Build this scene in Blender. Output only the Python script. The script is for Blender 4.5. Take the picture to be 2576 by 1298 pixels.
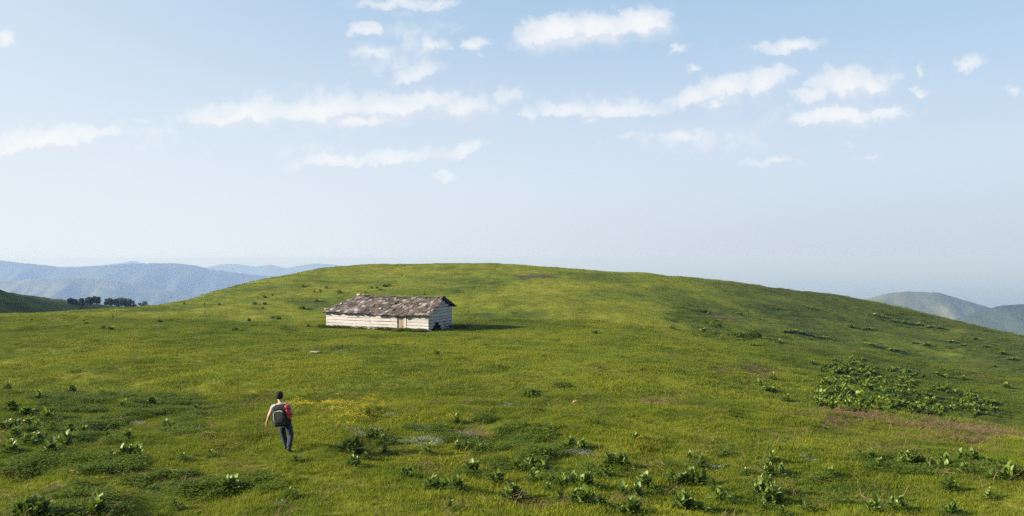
import bpy, bmesh, math, random
import numpy as np
from mathutils import Vector, Matrix, Euler
R = math.radians
scene = bpy.context.scene
for _o in list(bpy.data.objects): bpy.data.objects.remove(_o)
COL = scene.collection

# ---------------------------------------------------------------- camera
cam = bpy.data.cameras.new('camera'); cam_o = bpy.data.objects.new('camera', cam); COL.objects.link(cam_o)
cam.sensor_width = 36.0; cam.lens = 36.0 * 2143.0 / 2576.0
cam.clip_start = 0.1; cam.clip_end = 200000.0
cam_o.location = (0, 0, 7.1); cam_o.rotation_euler = (R(90), 0, 0)
scene.camera = cam_o
scene.view_settings.view_transform = 'Standard'; scene.view_settings.look = 'None'
scene.view_settings.gamma = 1.0; scene.view_settings.use_curve_mapping = False
scene.view_settings.exposure = 1.47
scene.render.engine = 'CYCLES'
scene.cycles.use_denoising = False
scene.cycles.max_bounces = 6; scene.cycles.transparent_max_bounces = 8; scene.cycles.volume_bounces = 0

# ---------------------------------------------------------------- sun and sky
SUN_EL, SUN_AZ = R(21.0), R(261)
sun_vec = Vector((math.cos(SUN_EL)*math.sin(SUN_AZ), math.cos(SUN_EL)*math.cos(SUN_AZ), math.sin(SUN_EL)))
sl = bpy.data.lights.new('sun', 'SUN'); sl.energy = 5.0; sl.angle = R(0.53); sl.color = (1.0, 0.91, 0.77)
so = bpy.data.objects.new('sun', sl); COL.objects.link(so); so.location = sun_vec * 60
so.rotation_euler = (-sun_vec).to_track_quat('-Z', 'Y').to_euler()

world = bpy.data.worlds.new('World'); scene.world = world; world.use_nodes = True
NT = world.node_tree; NT.nodes.clear()
class G:                                   # tiny node-graph helper
    def __init__(s, nt): s.nt = nt
    def n(s, t, ins=None, **kw):
        x = s.nt.nodes.new(t)
        for k, v in kw.items(): setattr(x, k, v)
        for k, v in (ins or {}).items(): s.put(x.inputs[k], v)
        return x
    def put(s, sock, v):
        if isinstance(v, bpy.types.NodeSocket): s.nt.links.new(v, sock)
        elif isinstance(v, bpy.types.Node): s.nt.links.new(v.outputs[0], sock)
        else: sock.default_value = v
    def m(s, op, a, b=0.0, c=None, clamp=False):
        x = s.n('ShaderNodeMath', {0: a, 1: b}, operation=op, use_clamp=clamp)
        if c is not None: s.put(x.inputs[2], c)
        return x.outputs[0]
    def mix(s, f, a, b, blend='MIX'):
        x = s.n('ShaderNodeMix', data_type='RGBA', blend_type=blend)
        s.put(x.inputs[0], f); s.put(x.inputs[6], a); s.put(x.inputs[7], b); return x.outputs[2]
    def ss(s, v, a, b, lo=0.0, hi=1.0):
        x = s.n('ShaderNodeMapRange', {'Value': v, 'From Min': a, 'From Max': b, 'To Min': lo, 'To Max': hi}, interpolation_type='SMOOTHSTEP'); return x.outputs[0]
    def noise(s, vec, scale, detail=3.0, rough=0.55, dist=0.0, dim='3D'):
        return s.n('ShaderNodeTexNoise', {'Vector': vec, 'Scale': scale, 'Detail': detail, 'Roughness': rough, 'Distortion': dist}, noise_dimensions=dim)
g = G(NT)
def D4(c): return (c[0], c[1], c[2], 1.0)
sky = g.n('ShaderNodeTexSky', sky_type='NISHITA', sun_disc=False, sun_elevation=SUN_EL, sun_rotation=SUN_AZ, altitude=900.0, air_density=1.0, dust_density=2.2, ozone_density=1.0)
tc = g.n('ShaderNodeTexCoord')
sep = g.n('ShaderNodeSeparateXYZ', {0: tc.outputs['Generated']})
dx, dy, dz = sep.outputs[0], sep.outputs[1], sep.outputs[2]
SKY_K = 0.0505
# hazy summer sky: the blue thins out into pale milky air towards the horizon, all the way round
el = g.m('MAXIMUM', dz, 0.0)
milk = g.m('POWER', 2.718, g.m('MULTIPLY', g.m('MULTIPLY', el, el), -19.0))
skyc = g.mix(0.66, sky.outputs[0], D4((2.85, 4.65, 6.6)))
sd = g.n('ShaderNodeVectorMath', operation='DOT_PRODUCT'); g.put(sd.inputs[0], tc.outputs['Generated']); sd.inputs[1].default_value = tuple(sun_vec)
toward = g.ss(sd.outputs['Value'], -0.62, 0.26)                                   # hazy air glows more on the sun's side, less away from it
low = g.mix(toward, g.mix(g.ss(dz, 0.0, 0.13), D4((4.25, 4.8, 5.45)), D4((5.0, 5.6, 6.35))), D4((5.75, 6.2, 6.75)))
skyc = g.mix(g.m('MULTIPLY', milk, 0.96), skyc, low)
skyc = g.mix(g.ss(sd.outputs['Value'], -0.1, 1.0, 0.0, 0.8), skyc, D4((6.0, 6.45, 6.9)))
# clouds: patches in direction space (bearing, elevation); 2576-wide picture units for the ones in front
gx = g.m('DIVIDE', dx, g.m('MAXIMUM', dy, 0.05)); gz = g.m('DIVIDE', dz, g.m('MAXIMUM', dy, 0.05))
P0 = g.n('ShaderNodeCombineXYZ', {0: gx, 1: gz, 2: 0.0}).outputs[0]
w1 = g.noise(P0, 22.0, 5.0, 0.62, 0.0, '2D'); w2 = g.noise(P0, 75.0, 3.0, 0.6, 0.0, '2D')
def vm(op, a, b): 
    x = g.n('ShaderNodeVectorMath', operation=op); g.put(x.inputs[0], a); g.put(x.inputs[1], b); return x.outputs[0]
warp = vm('MULTIPLY', vm('SUBTRACT', w1.outputs['Color'], (0.5, 0.5, 0.5)), (0.046, 0.026, 0.0))
warp = vm('ADD', warp, vm('MULTIPLY', vm('SUBTRACT', w2.outputs['Color'], (0.5, 0.5, 0.5)), (0.012, 0.010, 0.0)))
PW = vm('ADD', P0, warp)
CLOUDS = [  # u, v, half width, half height, tilt(deg), weight
 (1400,82,120,48,12,1.25),(1500,75,130,46,4,1.3),(1610,62,110,44,10,1.3),(1350,98,70,30,8,1.0),(1440,100,110,28,0,1.1),(1660,62,60,40,0,1.0),
 (620,290,190,40,5,1.0),(800,282,220,44,5,.95),(1000,272,220,50,4,.95),(1150,272,150,50,0,.9),(1080,252,110,42,6,.85),(560,310,110,28,0,.9),(1280,240,70,30,0,.6),(900,305,260,26,0,.9),
 (110,355,210,38,4,.95),(30,375,130,30,0,.95),(230,340,120,26,5,.75),(400,340,110,14,0,.45),
 (1000,398,120,24,4,.8),(850,405,140,20,6,.85),(1160,380,90,20,12,.75),(1118,440,36,14,0,.75),
 (1420,280,130,28,0,.85),(1560,280,150,28,3,.85),(1330,286,60,16,0,.7),(1480,300,70,18,0,.7),
 (1740,250,90,38,14,.9),(1830,225,110,48,14,1.0),(1930,205,110,36,14,.95),(1800,262,110,22,4,.8),
 (2130,215,110,54,0,1.1),(2200,225,90,46,8,1.0),(2050,240,80,22,0,.8),(2110,290,140,40,0,1.0),(2220,285,80,30,0,.85),(2040,300,80,24,6,.8),
 (1985,118,100,24,5,1.0),(2035,110,34,22,10,.8),(1920,118,60,14,0,.6),
 (922,68,52,22,6,1.0),(1090,120,56,26,12,.9),(940,135,70,20,4,.75),(1200,115,52,20,8,.85),(1050,190,90,30,12,.8),(1000,8,160,16,2,.8),(1100,15,60,18,12,.8),(1015,32,40,14,10,.6),(1210,140,40,10,0,.5),
 (1745,172,34,14,0,.8),(1700,122,40,12,14,.7),(2436,160,50,20,6,.85),(2322,232,32,16,0,.8),(2545,222,30,12,0,.6),(2318,180,20,12,0,.6),
 (1720,345,110,22,0,.65),(1580,347,60,18,0,.5),(1760,360,50,14,0,.5),(1930,408,90,13,0,.6),(2190,396,50,10,3,.5),(2120,370,60,14,0,.35),(1870,350,40,14,0,.35),
 (10,95,38,24,0,.9),(350,305,30,10,0,.4),(860,295,520,95,3,.55),(200,365,380,70,2,.45),(1010,120,190,120,20,.45),(1500,285,420,60,3,.40),(1900,250,330,110,10,.42),(2140,255,240,110,0,.5),(1750,355,320,50,0,.4),
]
def field(P, L):
    acc = None
    for (u, v, hw, hh, tilt, wt) in L:
        mp = g.n('ShaderNodeMapping', vector_type='TEXTURE'); g.put(mp.inputs[0], P)
        mp.inputs['Location'].default_value = ((u-1288)/2143, (649-v)/2143, 0); mp.inputs['Rotation'].default_value = (0, 0, R(tilt)); mp.inputs['Scale'].default_value = (1.32*hw/2143, 1.5*hh/2143, 1)
        gr = g.n('ShaderNodeTexGradient', {0: mp.outputs[0]}, gradient_type='SPHERICAL')
        b = g.m('MULTIPLY', gr.outputs['Fac'], wt)
        acc = b if acc is None else g.m('SMOOTH_MAX', acc, b, 0.10)
    return acc
acc = field(PW, CLOUDS)
acc2 = field(vm('ADD', PW, (-0.010, 0.013, 0.0)), [c for c in CLOUDS if c[2] >= 80 and c[5] > .7])       # the same clouds a little towards the sun: tells lit sides from bases
front = g.ss(dy, 0.45, 0.7)
# everywhere else the same broken fair-weather cloud goes on
Q = g.n('ShaderNodeCombineXYZ', {0: g.m('DIVIDE', dx, g.m('ADD', g.m('ABSOLUTE', dz), 0.12)), 1: g.m('DIVIDE', dy, g.m('ADD', g.m('ABSOLUTE', dz), 0.12)), 2: 0.0}).outputs[0]
rest = g.ss(g.noise(Q, 1.3, 4.0, 0.55, 0.3).outputs['Fac'], 0.56, 0.80, 0.0, 0.7)
inview = g.m('MULTIPLY', front, g.m('SUBTRACT', 1.0, g.ss(dz, 0.30, 0.42)))
body = g.m('ADD', g.m('MULTIPLY', acc, inview), g.m('MULTIPLY', rest, g.m('SUBTRACT', 1.0, inview)))
fine = g.noise(P0, 46.0, 6.0, 0.60, 0.5, '2D').outputs['Fac']
puff = g.n('ShaderNodeTexVoronoi', {'Vector': PW, 'Scale': 58.0, 'Smoothness': 0.6}, feature='SMOOTH_F1', voronoi_dimensions='2D').outputs['Distance']
wisp = g.noise(g.n('ShaderNodeMapping', {'Vector': PW, 'Scale': (9.0, 30.0, 1.0)}).outputs[0], 1.0, 5.0, 0.6, 0.4, '2D').outputs['Fac']
dens = g.m('ADD', body, g.m('ADD', g.m('MULTIPLY', g.m('SUBTRACT', fine, 0.5), 0.34), g.m('MULTIPLY', g.m('SUBTRACT', 0.34, puff), 0.34)))
dens = g.m('ADD', dens, g.m('MULTIPLY', g.m('SUBTRACT', wisp, 0.5), 0.42))
lit = g.ss(g.m('SUBTRACT', acc, acc2), -0.14, 0.20)
alpha = g.n('ShaderNodeMapRange', {'Value': dens, 'From Min': 0.10, 'From Max': g.m('SUBTRACT', 0.92, g.m('MULTIPLY', lit, 0.40))}, interpolation_type='SMOOTHSTEP').outputs[0]
alpha = g.m('MULTIPLY', alpha, g.ss(body, 0.05, 1.15, 0.20, 0.82))
veil = g.m('MULTIPLY', g.m('MULTIPLY', g.ss(body, 0.03, 0.9), 0.55), g.ss(wisp, 0.30, 0.75))      # thin translucent fringe and streaks round the clouds
alpha = g.m('MAXIMUM', alpha, veil)
alpha = g.m('MULTIPLY', alpha, g.ss(dz, 0.02, 0.13, 0.25, 1.0))
shade = g.m('ADD', lit, g.m('ADD', g.m('MULTIPLY', g.m('SUBTRACT', fine, 0.5), 0.9), g.m('MULTIPLY', g.m('SUBTRACT', 0.34, puff), 0.5)))
cloudc = g.mix(g.ss(shade, 0.15, 1.05), D4((5.9, 6.1, 6.55)), D4((7.2, 7.15, 7.05)))
final = g.mix(alpha, skyc, cloudc)
bg = g.n('ShaderNodeBackground', {0: final, 1: SKY_K})
out = g.n('ShaderNodeOutputWorld', {0: bg.outputs[0]})
world.cycles.sampling_method = 'MANUAL'; world.cycles.sample_map_resolution = 512

# ---------------------------------------------------------------- helpers
rng = random.Random(11)
def link(name, mesh, mat=None, parent=None):
    o = bpy.data.objects.new(name, mesh); COL.objects.link(o)
    if mat is not None and mesh is not None and not mesh.materials: mesh.materials.append(mat)
    if parent is not None: o.parent = parent
    return o
def empty(name, loc, rz=0.0):
    o = bpy.data.objects.new(name, None); COL.objects.link(o); o.location = loc; o.rotation_euler = (0, 0, rz); o.empty_display_size = 0.2; return o
def tag(o, label, cat, group=None):
    o['label'] = label; o['category'] = cat
    if group: o['group'] = group
    return o
def mesh_of(name, verts, faces, smooth=False):
    me = bpy.data.meshes.new(name); me.from_pydata([tuple(map(float, v)) for v in verts], [], [tuple(f) for f in faces]); me.update()
    if smooth: me.shade_smooth()
    return me
def fast_mesh(name, V, F, smooth=True):
    """V (n,3) array, F (m,k) array with k = 3 or 4"""
    me = bpy.data.meshes.new(name); n, (m, k) = len(V), F.shape
    me.vertices.add(n); me.vertices.foreach_set('co', np.ascontiguousarray(V, dtype=np.float32).ravel())
    me.loops.add(m*k); me.loops.foreach_set('vertex_index', np.ascontiguousarray(F, dtype=np.int32).ravel())
    me.polygons.add(m); me.polygons.foreach_set('loop_start', np.arange(0, m*k, k, dtype=np.int32)); me.polygons.foreach_set('loop_total', np.full(m, k, dtype=np.int32))
    me.polygons.foreach_set('use_smooth', np.full(m, smooth)); me.update(calc_edges=True); me.validate(); return me
def grid_mesh(name, X, Y, Z):
    r, c = X.shape; i = np.arange(r*c).reshape(r, c)
    F = np.stack([i[:-1, :-1], i[:-1, 1:], i[1:, 1:], i[1:, :-1]], -1).reshape(-1, 4)
    return fast_mesh(name, np.stack([X, Y, Z], -1).reshape(-1, 3), F)
def float_attr(me, name, a):
    at = me.attributes.new(name, 'FLOAT', 'POINT'); at.data.foreach_set('value', np.ascontiguousarray(a, dtype=np.float32).ravel())
def jbox(sx, sy, sz, j=0.0, r=None, seg=1, x0=None):
    """box centred on the origin, seg cuts along x, corners jittered by j"""
    r = r or rng; vs = []; fs = []
    for i in range(seg+1):
        x = -sx/2 + sx*i/seg
        for (a, b) in ((-1,-1),(1,-1),(1,1),(-1,1)):
            vs.append((x + (r.uniform(-j, j)*1.5 if i in (0, seg) else 0), a*sy/2 + r.uniform(-j, j)*.5, b*sz/2 + r.uniform(-j, j)))
    for i in range(seg):
        for k in range(4):
            a, b = i*4+k, i*4+(k+1) % 4; fs.append((a, b, b+4, a+4))
    fs.append((3, 2, 1, 0)); e = seg*4; fs.append((e, e+1, e+2, e+3))
    return vs, fs
def material(name):
    m = bpy.data.materials.new(name); m.use_nodes = True; m.node_tree.nodes.clear(); return m, G(m.node_tree)
def finish(g, shader): g.n('ShaderNodeOutputMaterial', {0: shader})
def ramp(g, fac, stops):
    x = g.n('ShaderNodeValToRGB', {0: fac}); e = x.color_ramp.elements
    while len(e) > len(stops): e.remove(e[-1])
    while len(e) < len(stops): e.new(0.5)
    for k, (p, c) in enumerate(stops): e[k].position = p; e[k].color = D4(c)
    return x.outputs[0]
def wpos(g): return g.n('ShaderNodeNewGeometry').outputs['Position']
def orand(g): return g.n('ShaderNodeObjectInfo').outputs['Random']
# ---------------------------------------------------------------- terrain function (metres, eye at z = EZ)
FPX, UC, VH, EZ = 2143.0, 1288.0, 649.0, 7.1
def px(u, v, d):                      # survey point: bearing/elevation (in 2576-wide picture units) at ground distance d
    return ((u - UC) / FPX * d, d, EZ - (v - VH) / FPX * d)
SURVEY = {
 -420: [(1298,18),(1140,24.5),(1000,37),(900,56),(850,73),(815,92),(806,104)],
 0:    [(1298,18),(1140,24.5),(1000,37),(900,56),(850,74),(800,97),(790,106)],
 200:  [(1298,18),(1140,24.5),(1000,37),(900,56),(840,79),(800,98),(784.5,112)],
 420:  [(900,56),(830,84),(790,105),(762,126)],
 680:  [(698.5,160)],
 560:  [(1000,37),(900,56),(830,84),(790,104),(750,128),(730,142)],
 820:  [(1298,18),(1140,24.5),(1000,37),(900,56),(850,75),(825,88),(780,108),(740,130),(705,152),(678,172)],
 1100: [(845,78),(830,86),(700,148),(664,182)],
 1288: [(1298,18),(1140,24.5),(1000,37),(900,56),(850,75),(835,82),(800,97),(770,110),(740,125),(700,145),(675,168),(667,182)],
 1500: [(825,88),(683,172)],
 1640: [(1298,18),(1140,24.5),(1000,38),(900,59),(850,79),(800,101),(750,127),(710,150),(688,168)],
 1800: [(708,160)],
 1950: [(1298,18),(1140,25),(1062,32),(980,49),(900,78),(850,104),(800,130),(760,148),(728,162)],
 2150: [(1080,32.5),(1010,52),(880,100),(754,166)],
 2300: [(1298,18),(1150,25.5),(1103,31),(1050,46),(980,70),(900,112),(820,150),(781,168)],
 2460: [(1298,18),(1150,25.5),(1112,31),(822,152)],
 2575: [(1298,18),(1150,26),(1122,31.5),(1050,60),(950,98),(890,125),(857,142)],
 2900: [(1298,18),(1150,26),(1130,32),(1060,60),(960,100),(932,125)],
}
CP = []
for _u, _l in SURVEY.items():
    for _v, _d in _l: CP.append(px(_u, _v, _d))
    _v, _d = _l[-1]                                   # ground falls away behind the crest
    if _d > 100:
        _x, _y, _z = px(_u, _v, _d)
        for _k, _dz in ((1.16, -1.9), (1.45, -10.0), (1.9, -30.0)): CP.append((_x*_k, _y*_k, _z + _dz))
for _x in (-60, -20, 0, 20, 60):                      # the slope the photographer stands on
    CP.append((_x, 0, EZ - 1.65)); CP.append((_x, 9, EZ - 3.7)); CP.append((_x, -18, EZ + 1.5))
CP = np.array(CP)
def _tpsk(r2): return np.where(r2 > 1e-9, r2 * np.log(np.maximum(r2, 1e-9)), 0.0)
def _tpsfit(P, lam=0.02):
    n = len(P); s = 0.01; X = P[:, :2] * s
    K = _tpsk(((X[:, None] - X[None]) ** 2).sum(-1)) + lam * 1e-3 * np.eye(n)
    Q = np.c_[np.ones(n), X]
    A = np.zeros((n + 3, n + 3)); A[:n, :n] = K; A[:n, n:] = Q; A[n:, :n] = Q.T
    w = np.linalg.solve(A, np.r_[P[:, 2], 0, 0, 0]); return X, w
TX, TW = _tpsfit(CP)
_rg = np.random.RandomState(7); _LAT = _rg.rand(256, 256)
def vnoise(x, y):                     # smooth value noise 0..1
    x = np.asarray(x, float); y = np.asarray(y, float)
    xi = np.floor(x).astype(int); yi = np.floor(y).astype(int); fx = x - xi; fy = y - yi
    fx = fx*fx*fx*(fx*(fx*6-15)+10); fy = fy*fy*fy*(fy*(fy*6-15)+10)
    a = _LAT[xi & 255, yi & 255]; b = _LAT[(xi+1) & 255, yi & 255]; c = _LAT[xi & 255, (yi+1) & 255]; d = _LAT[(xi+1) & 255, (yi+1) & 255]
    return (a*(1-fx)+b*fx)*(1-fy) + (c*(1-fx)+d*fx)*fy
def fbm(x, y, o=4):
    s = 0; a = 0.5; t = 0
    for k in range(o):
        s = s + a * vnoise(x + 17.3*k, y + 9.1*k); t += a; a *= 0.5; x = x*2.03; y = y*2.03
    return s / t
def sstep(a, b, x):
    t = np.clip((x - a) / (b - a), 0, 1); return t*t*(3-2*t)
def height(x, y):
    x = np.asarray(x, float); y = np.asarray(y, float); sh = x.shape
    X = np.c_[x.ravel(), y.ravel()] * 0.01; out = np.empty(len(X)); n = len(TX)
    for i in range(0, len(X), 20000):
        c = X[i:i+20000]; r2 = ((c[:, None] - TX[None]) ** 2).sum(-1)
        out[i:i+20000] = _tpsk(r2) @ TW[:n] + TW[n] + c @ TW[n+1:]
    z = out.reshape(sh)
    # beyond the surveyed hill the ground runs down to the valley
    r = np.hypot(x / 1.05, (y - 80) / 1.15); f = sstep(95, 240, r)
    z = np.maximum(z, -400.0) * (1 - f) + f * np.minimum(EZ - 30 - 0.42 * (r - 128) + 40 * (fbm(x*0.006, y*0.006) - .5), 5.0)
    b = sstep(0, 10, np.hypot((x + 6) / 1.4, y - 86) - 3)       # hardly any humps where the barn stands
    far = sstep(40, 150, y)
    z = z + b * ((fbm(x*0.16+3, y*0.16, 2) - .5) * 0.60 + (fbm(x*0.55, y*0.42+5, 3) - .5) * 0.40 * (1 - .3*far))
    bb = sstep(5, 24, np.hypot((x + 12.5) / 1.3, y - 86))
    z = z + bb * (fbm(x*0.055+11, y*0.055+2, 2) - .5) * 1.3 * sstep(26, 55, y) * (1 - .7*sstep(105, 145, y))
    z = z + (fbm(x*1.7, y*1.5+9, 2) - .5) * 0.09
    return z
def ground_at(u, v, dmin=11.0, dmax=205.0):           # where a bearing/elevation meets the ground
    d = np.geomspace(dmin, dmax, 900); x = (u - UC) / FPX * d
    g = height(x, d) - (EZ - (v - VH) / FPX * d)
    k = np.argmax(g > 0)
    if g[k] <= 0: return None
    if k == 0: return float(x[0]), float(d[0]), float(height(x[:1], d[:1])[0])
    t = g[k-1] / (g[k-1] - g[k]); dd = d[k-1] + t * (d[k] - d[k-1]); xx = (u - UC) / FPX * dd
    return float(xx), float(dd), float(height(np.array([xx]), np.array([dd]))[0])
# ---------------------------------------------------------------- materials
def grass_colour(g):
    """living turf colour by place in the world: yellow-green swards, deeper green hollows, dry strawy bits"""
    p = wpos(g)
    big = g.noise(p, 0.06, 3.0, 0.55, 0.6).outputs['Fac']; mid = g.noise(p, 0.42, 3.0, 0.6, 0.4).outputs['Fac']; sm = g.noise(p, 2.6, 3.0, 0.6).outputs['Fac']
    t = g.m('ADD', g.m('MULTIPLY', big, 0.60), g.m('ADD', g.m('MULTIPLY', mid, 0.34), g.m('MULTIPLY', sm, 0.12)))
    # far flank: sun-averted slope's shade painted into the turf colour, with rough heathy brown
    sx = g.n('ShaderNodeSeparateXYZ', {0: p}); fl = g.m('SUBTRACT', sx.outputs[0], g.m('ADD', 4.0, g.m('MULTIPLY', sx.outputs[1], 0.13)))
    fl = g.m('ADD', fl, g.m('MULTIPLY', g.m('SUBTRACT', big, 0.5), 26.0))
    rough = g.m('MULTIPLY', g.ss(fl, 0.0, 26.0), g.ss(sx.outputs[1], 34.0, 50.0))  # flank mask, for the painted shade and the brown sward
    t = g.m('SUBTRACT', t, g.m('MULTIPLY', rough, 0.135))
    c = ramp(g, t, [(0.34, (0.030, 0.050, 0.006)), (0.41, (0.055, 0.084, 0.006)), (0.48, (0.096, 0.130, 0.008)), (0.57, (0.157, 0.178, 0.010)), (0.68, (0.212, 0.204, 0.018))])
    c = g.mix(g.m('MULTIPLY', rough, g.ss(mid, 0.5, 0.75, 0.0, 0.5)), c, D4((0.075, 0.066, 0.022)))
    return c, p
def leafy(name, colf, trans=0.35, rough=0.6, spec=0.25):
    m, g = material(name); c = colf(g)
    d = g.n('ShaderNodeBsdfPrincipled', {'Base Color': c, 'Roughness': rough, 'Specular IOR Level': spec})
    t = g.n('ShaderNodeBsdfTranslucent', {'Color': g.mix(0.5, c, D4((0.16, 0.22, 0.01)))})
    finish(g, g.n('ShaderNodeMixShader', {0: trans, 1: d.outputs[0], 2: t.outputs[0]}).outputs[0]); return m
def _blade(g):
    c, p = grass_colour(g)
    c = g.mix(g.m('MULTIPLY', orand(g), 0.28), c, D4((0.190, 0.175, 0.035)))
    dry = g.ss(g.noise(p, 0.55, 4.0, 0.65, 0.8).outputs['Fac'], 0.52, 0.74)
    c = g.mix(g.m('MULTIPLY', dry, 0.6), c, D4((0.165, 0.125, 0.042)))
    lush = g.ss(g.noise(p, 0.33, 3.0, 0.6, 0.5).outputs['Fac'], 0.54, 0.70)
    return g.mix(g.m('MULTIPLY', lush, 0.55), c, D4((0.058, 0.108, 0.010)))
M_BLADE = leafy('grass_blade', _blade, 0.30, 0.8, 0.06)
M_HERB = leafy('herb_leaf', lambda g: g.mix(orand(g), D4((0.046, 0.084, 0.007)), D4((0.122, 0.162, 0.014))), 0.28, 0.7, 0.1)
M_LEAF = leafy('broad_leaf', lambda g: g.mix(orand(g), D4((0.055, 0.108, 0.012)), D4((0.180, 0.232, 0.042))), 0.25, 0.48, 0.32)
M_LEAFFAR = leafy('broad_leaf_pale', lambda g: g.mix(orand(g), D4((0.080, 0.125, 0.010)), D4((0.160, 0.200, 0.018))), 0.25, 0.5, 0.25)
M_TREE = leafy('tree_leaf', lambda g: g.mix(g.noise(wpos(g), 1.2, 2.0).outputs['Fac'], D4((0.016, 0.034, 0.010)), D4((0.040, 0.066, 0.018))), 0.15, 0.6, 0.2)
M_YELLOW = leafy('yellow_petal', lambda g: g.mix(orand(g), D4((0.55, 0.33, 0.01)), D4((0.68, 0.48, 0.02))), 0.3, 0.5, 0.2)
M_PALE = leafy('pale_petal', lambda g: g.mix(orand(g), D4((0.26, 0.29, 0.33)), D4((0.36, 0.38, 0.36))), 0.3, 0.6, 0.1)
M_STRAW = leafy('dead_stalk', lambda g: g.mix(orand(g), D4((0.070, 0.044, 0.024)), D4((0.20, 0.132, 0.066))), 0.05, 0.8, 0.1)
def simple(name, c, rough=0.8, spec=0.3, noise=None, bump=0.0, nscale=20.0):
    m, g = material(name); tc = g.n('ShaderNodeTexCoord').outputs['Object']
    n = g.noise(tc, nscale, 4.0, 0.6).outputs['Fac']
    col = g.mix(n, D4(c), D4(noise)) if noise else D4(c)
    b = g.n('ShaderNodeBsdfPrincipled', {'Base Color': col, 'Roughness': rough, 'Specular IOR Level': spec})
    if bump: g.put(b.inputs['Normal'], g.n('ShaderNodeBump', {'Strength': bump, 'Distance': 0.02, 'Height': n}).outputs[0])
    finish(g, b.outputs[0]); return m
# turf sheet
M_TURF, g = material('turf')
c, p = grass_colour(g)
at_d = g.n('ShaderNodeAttribute', attribute_name='dirt').outputs['Fac']; at_h = g.n('ShaderNodeAttribute', attribute_name='herb').outputs['Fac']
soil = g.mix(g.noise(p, 3.5, 4.0, 0.65).outputs['Fac'], D4((0.045, 0.032, 0.018)), D4((0.098, 0.068, 0.036)))
under = g.mix(0.35, c, D4((0.070, 0.060, 0.020)))                     # thatch between the blades
c2 = g.mix(g.m('MULTIPLY', at_h, 0.7), under, D4((0.040, 0.060, 0.012)))
brk = g.m('ADD', at_d, g.m('MULTIPLY', g.m('SUBTRACT', g.noise(p, 1.6, 4.0, 0.7).outputs['Fac'], 0.5), 0.9))
c3 = g.mix(g.ss(brk, 0.35, 0.62), c2, soil)
hb = g.n('ShaderNodeBump', {'Strength': 0.9, 'Distance': 0.10, 'Height': g.noise(p, 5.0, 5.0, 0.7).outputs['Fac']})
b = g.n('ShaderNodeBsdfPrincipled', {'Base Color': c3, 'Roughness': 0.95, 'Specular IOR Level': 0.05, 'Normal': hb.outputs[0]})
finish(g, b.outputs[0])
# shaded scrubby hill
M_SCRUB, g = material('scrub_hill'); p = wpos(g)
n = g.m('ADD', g.m('MULTIPLY', g.noise(p, 0.10, 4.0, 0.6, 0.5).outputs['Fac'], 0.6), g.m('MULTIPLY', g.noise(p, 0.9, 4.0, 0.65).outputs['Fac'], 0.4))
b = g.n('ShaderNodeBsdfPrincipled', {'Base Color': ramp(g, n, [(0.38, (0.022, 0.030, 0.008)), (0.52, (0.055, 0.075, 0.016)), (0.66, (0.105, 0.110, 0.030))]), 'Roughness': 0.95, 'Specular IOR Level': 0.05,
     'Normal': g.n('ShaderNodeBump', {'Strength': 1.0, 'Distance': 0.8, 'Height': n}).outputs[0]})
finish(g, b.outputs[0])
def mountain_mat(name, a, bcol, ccol):
    m, g = material(name); p = wpos(g)
    n = g.m('ADD', g.m('MULTIPLY', g.noise(p, 0.0035, 5.0, 0.62, 0.6).outputs['Fac'], 0.65), g.m('MULTIPLY', g.noise(p, 0.03, 4.0, 0.65).outputs['Fac'], 0.35))
    b = g.n('ShaderNodeBsdfPrincipled', {'Base Color': ramp(g, n, [(0.40, a), (0.52, bcol), (0.64, ccol)]), 'Roughness': 0.95, 'Specular IOR Level': 0.05,
        'Normal': g.n('ShaderNodeBump', {'Strength': 0.45, 'Distance': 10.0, 'Height': n}).outputs[0]})
    finish(g, b.outputs[0]); return m
M_FOREST = mountain_mat('forest_slope', (0.026, 0.040, 0.018), (0.040, 0.056, 0.024), (0.062, 0.074, 0.034))
M_PASTURE = mountain_mat('pasture_slope', (0.040, 0.058, 0.024), (0.085, 0.100, 0.042), (0.140, 0.145, 0.070))
# weathered boards: silver-white, grain along local x
def wood(name, lo, hi, warm, gs=(1.2, 22.0, 22.0), rough=0.8):
    m, g = material(name); o = g.n('ShaderNodeTexCoord').outputs['Object']; r = orand(g)
    off = g.n('ShaderNodeCombineXYZ', {0: g.m('MULTIPLY', r, 37.0), 1: g.m('MULTIPLY', r, 11.0), 2: 0.0}).outputs[0]
    q = g.n('ShaderNodeVectorMath', operation='ADD'); g.put(q.inputs[0], o); g.put(q.inputs[1], off)
    mp = g.n('ShaderNodeMapping', {'Vector': q.outputs[0], 'Scale': gs})
    n1 = g.noise(mp.outputs[0], 1.0, 5.0, 0.65, 0.4).outputs['Fac']; n2 = g.noise(q.outputs[0], 1.7, 3.0, 0.6).outputs['Fac']
    c = g.mix(g.ss(n1, 0.30, 0.70), D4(lo), D4(hi)); c = g.mix(g.m('MULTIPLY', g.ss(n2, 0.45, 0.75), 0.6), c, D4(warm))
    c = g.mix(g.m('MULTIPLY', r, 0.30), c, D4(tuple(x*0.55 for x in lo)))
    b = g.n('ShaderNodeBsdfPrincipled', {'Base Color': c, 'Roughness': rough, 'Specular IOR Level': 0.25, 'Normal': g.n('ShaderNodeBump', {'Strength': 0.6, 'Distance': 0.015, 'Height': n1}).outputs[0]})
    finish(g, b.outputs[0]); return m
M_BOARD = wood('silvered_board', (0.26, 0.24, 0.22), (0.50, 0.48, 0.455), (0.36, 0.31, 0.26))
M_DOOR = wood('brown_door_board', (0.16, 0.125, 0.085), (0.33, 0.27, 0.19), (0.24, 0.17, 0.10), (18.0, 18.0, 1.2))
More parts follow.
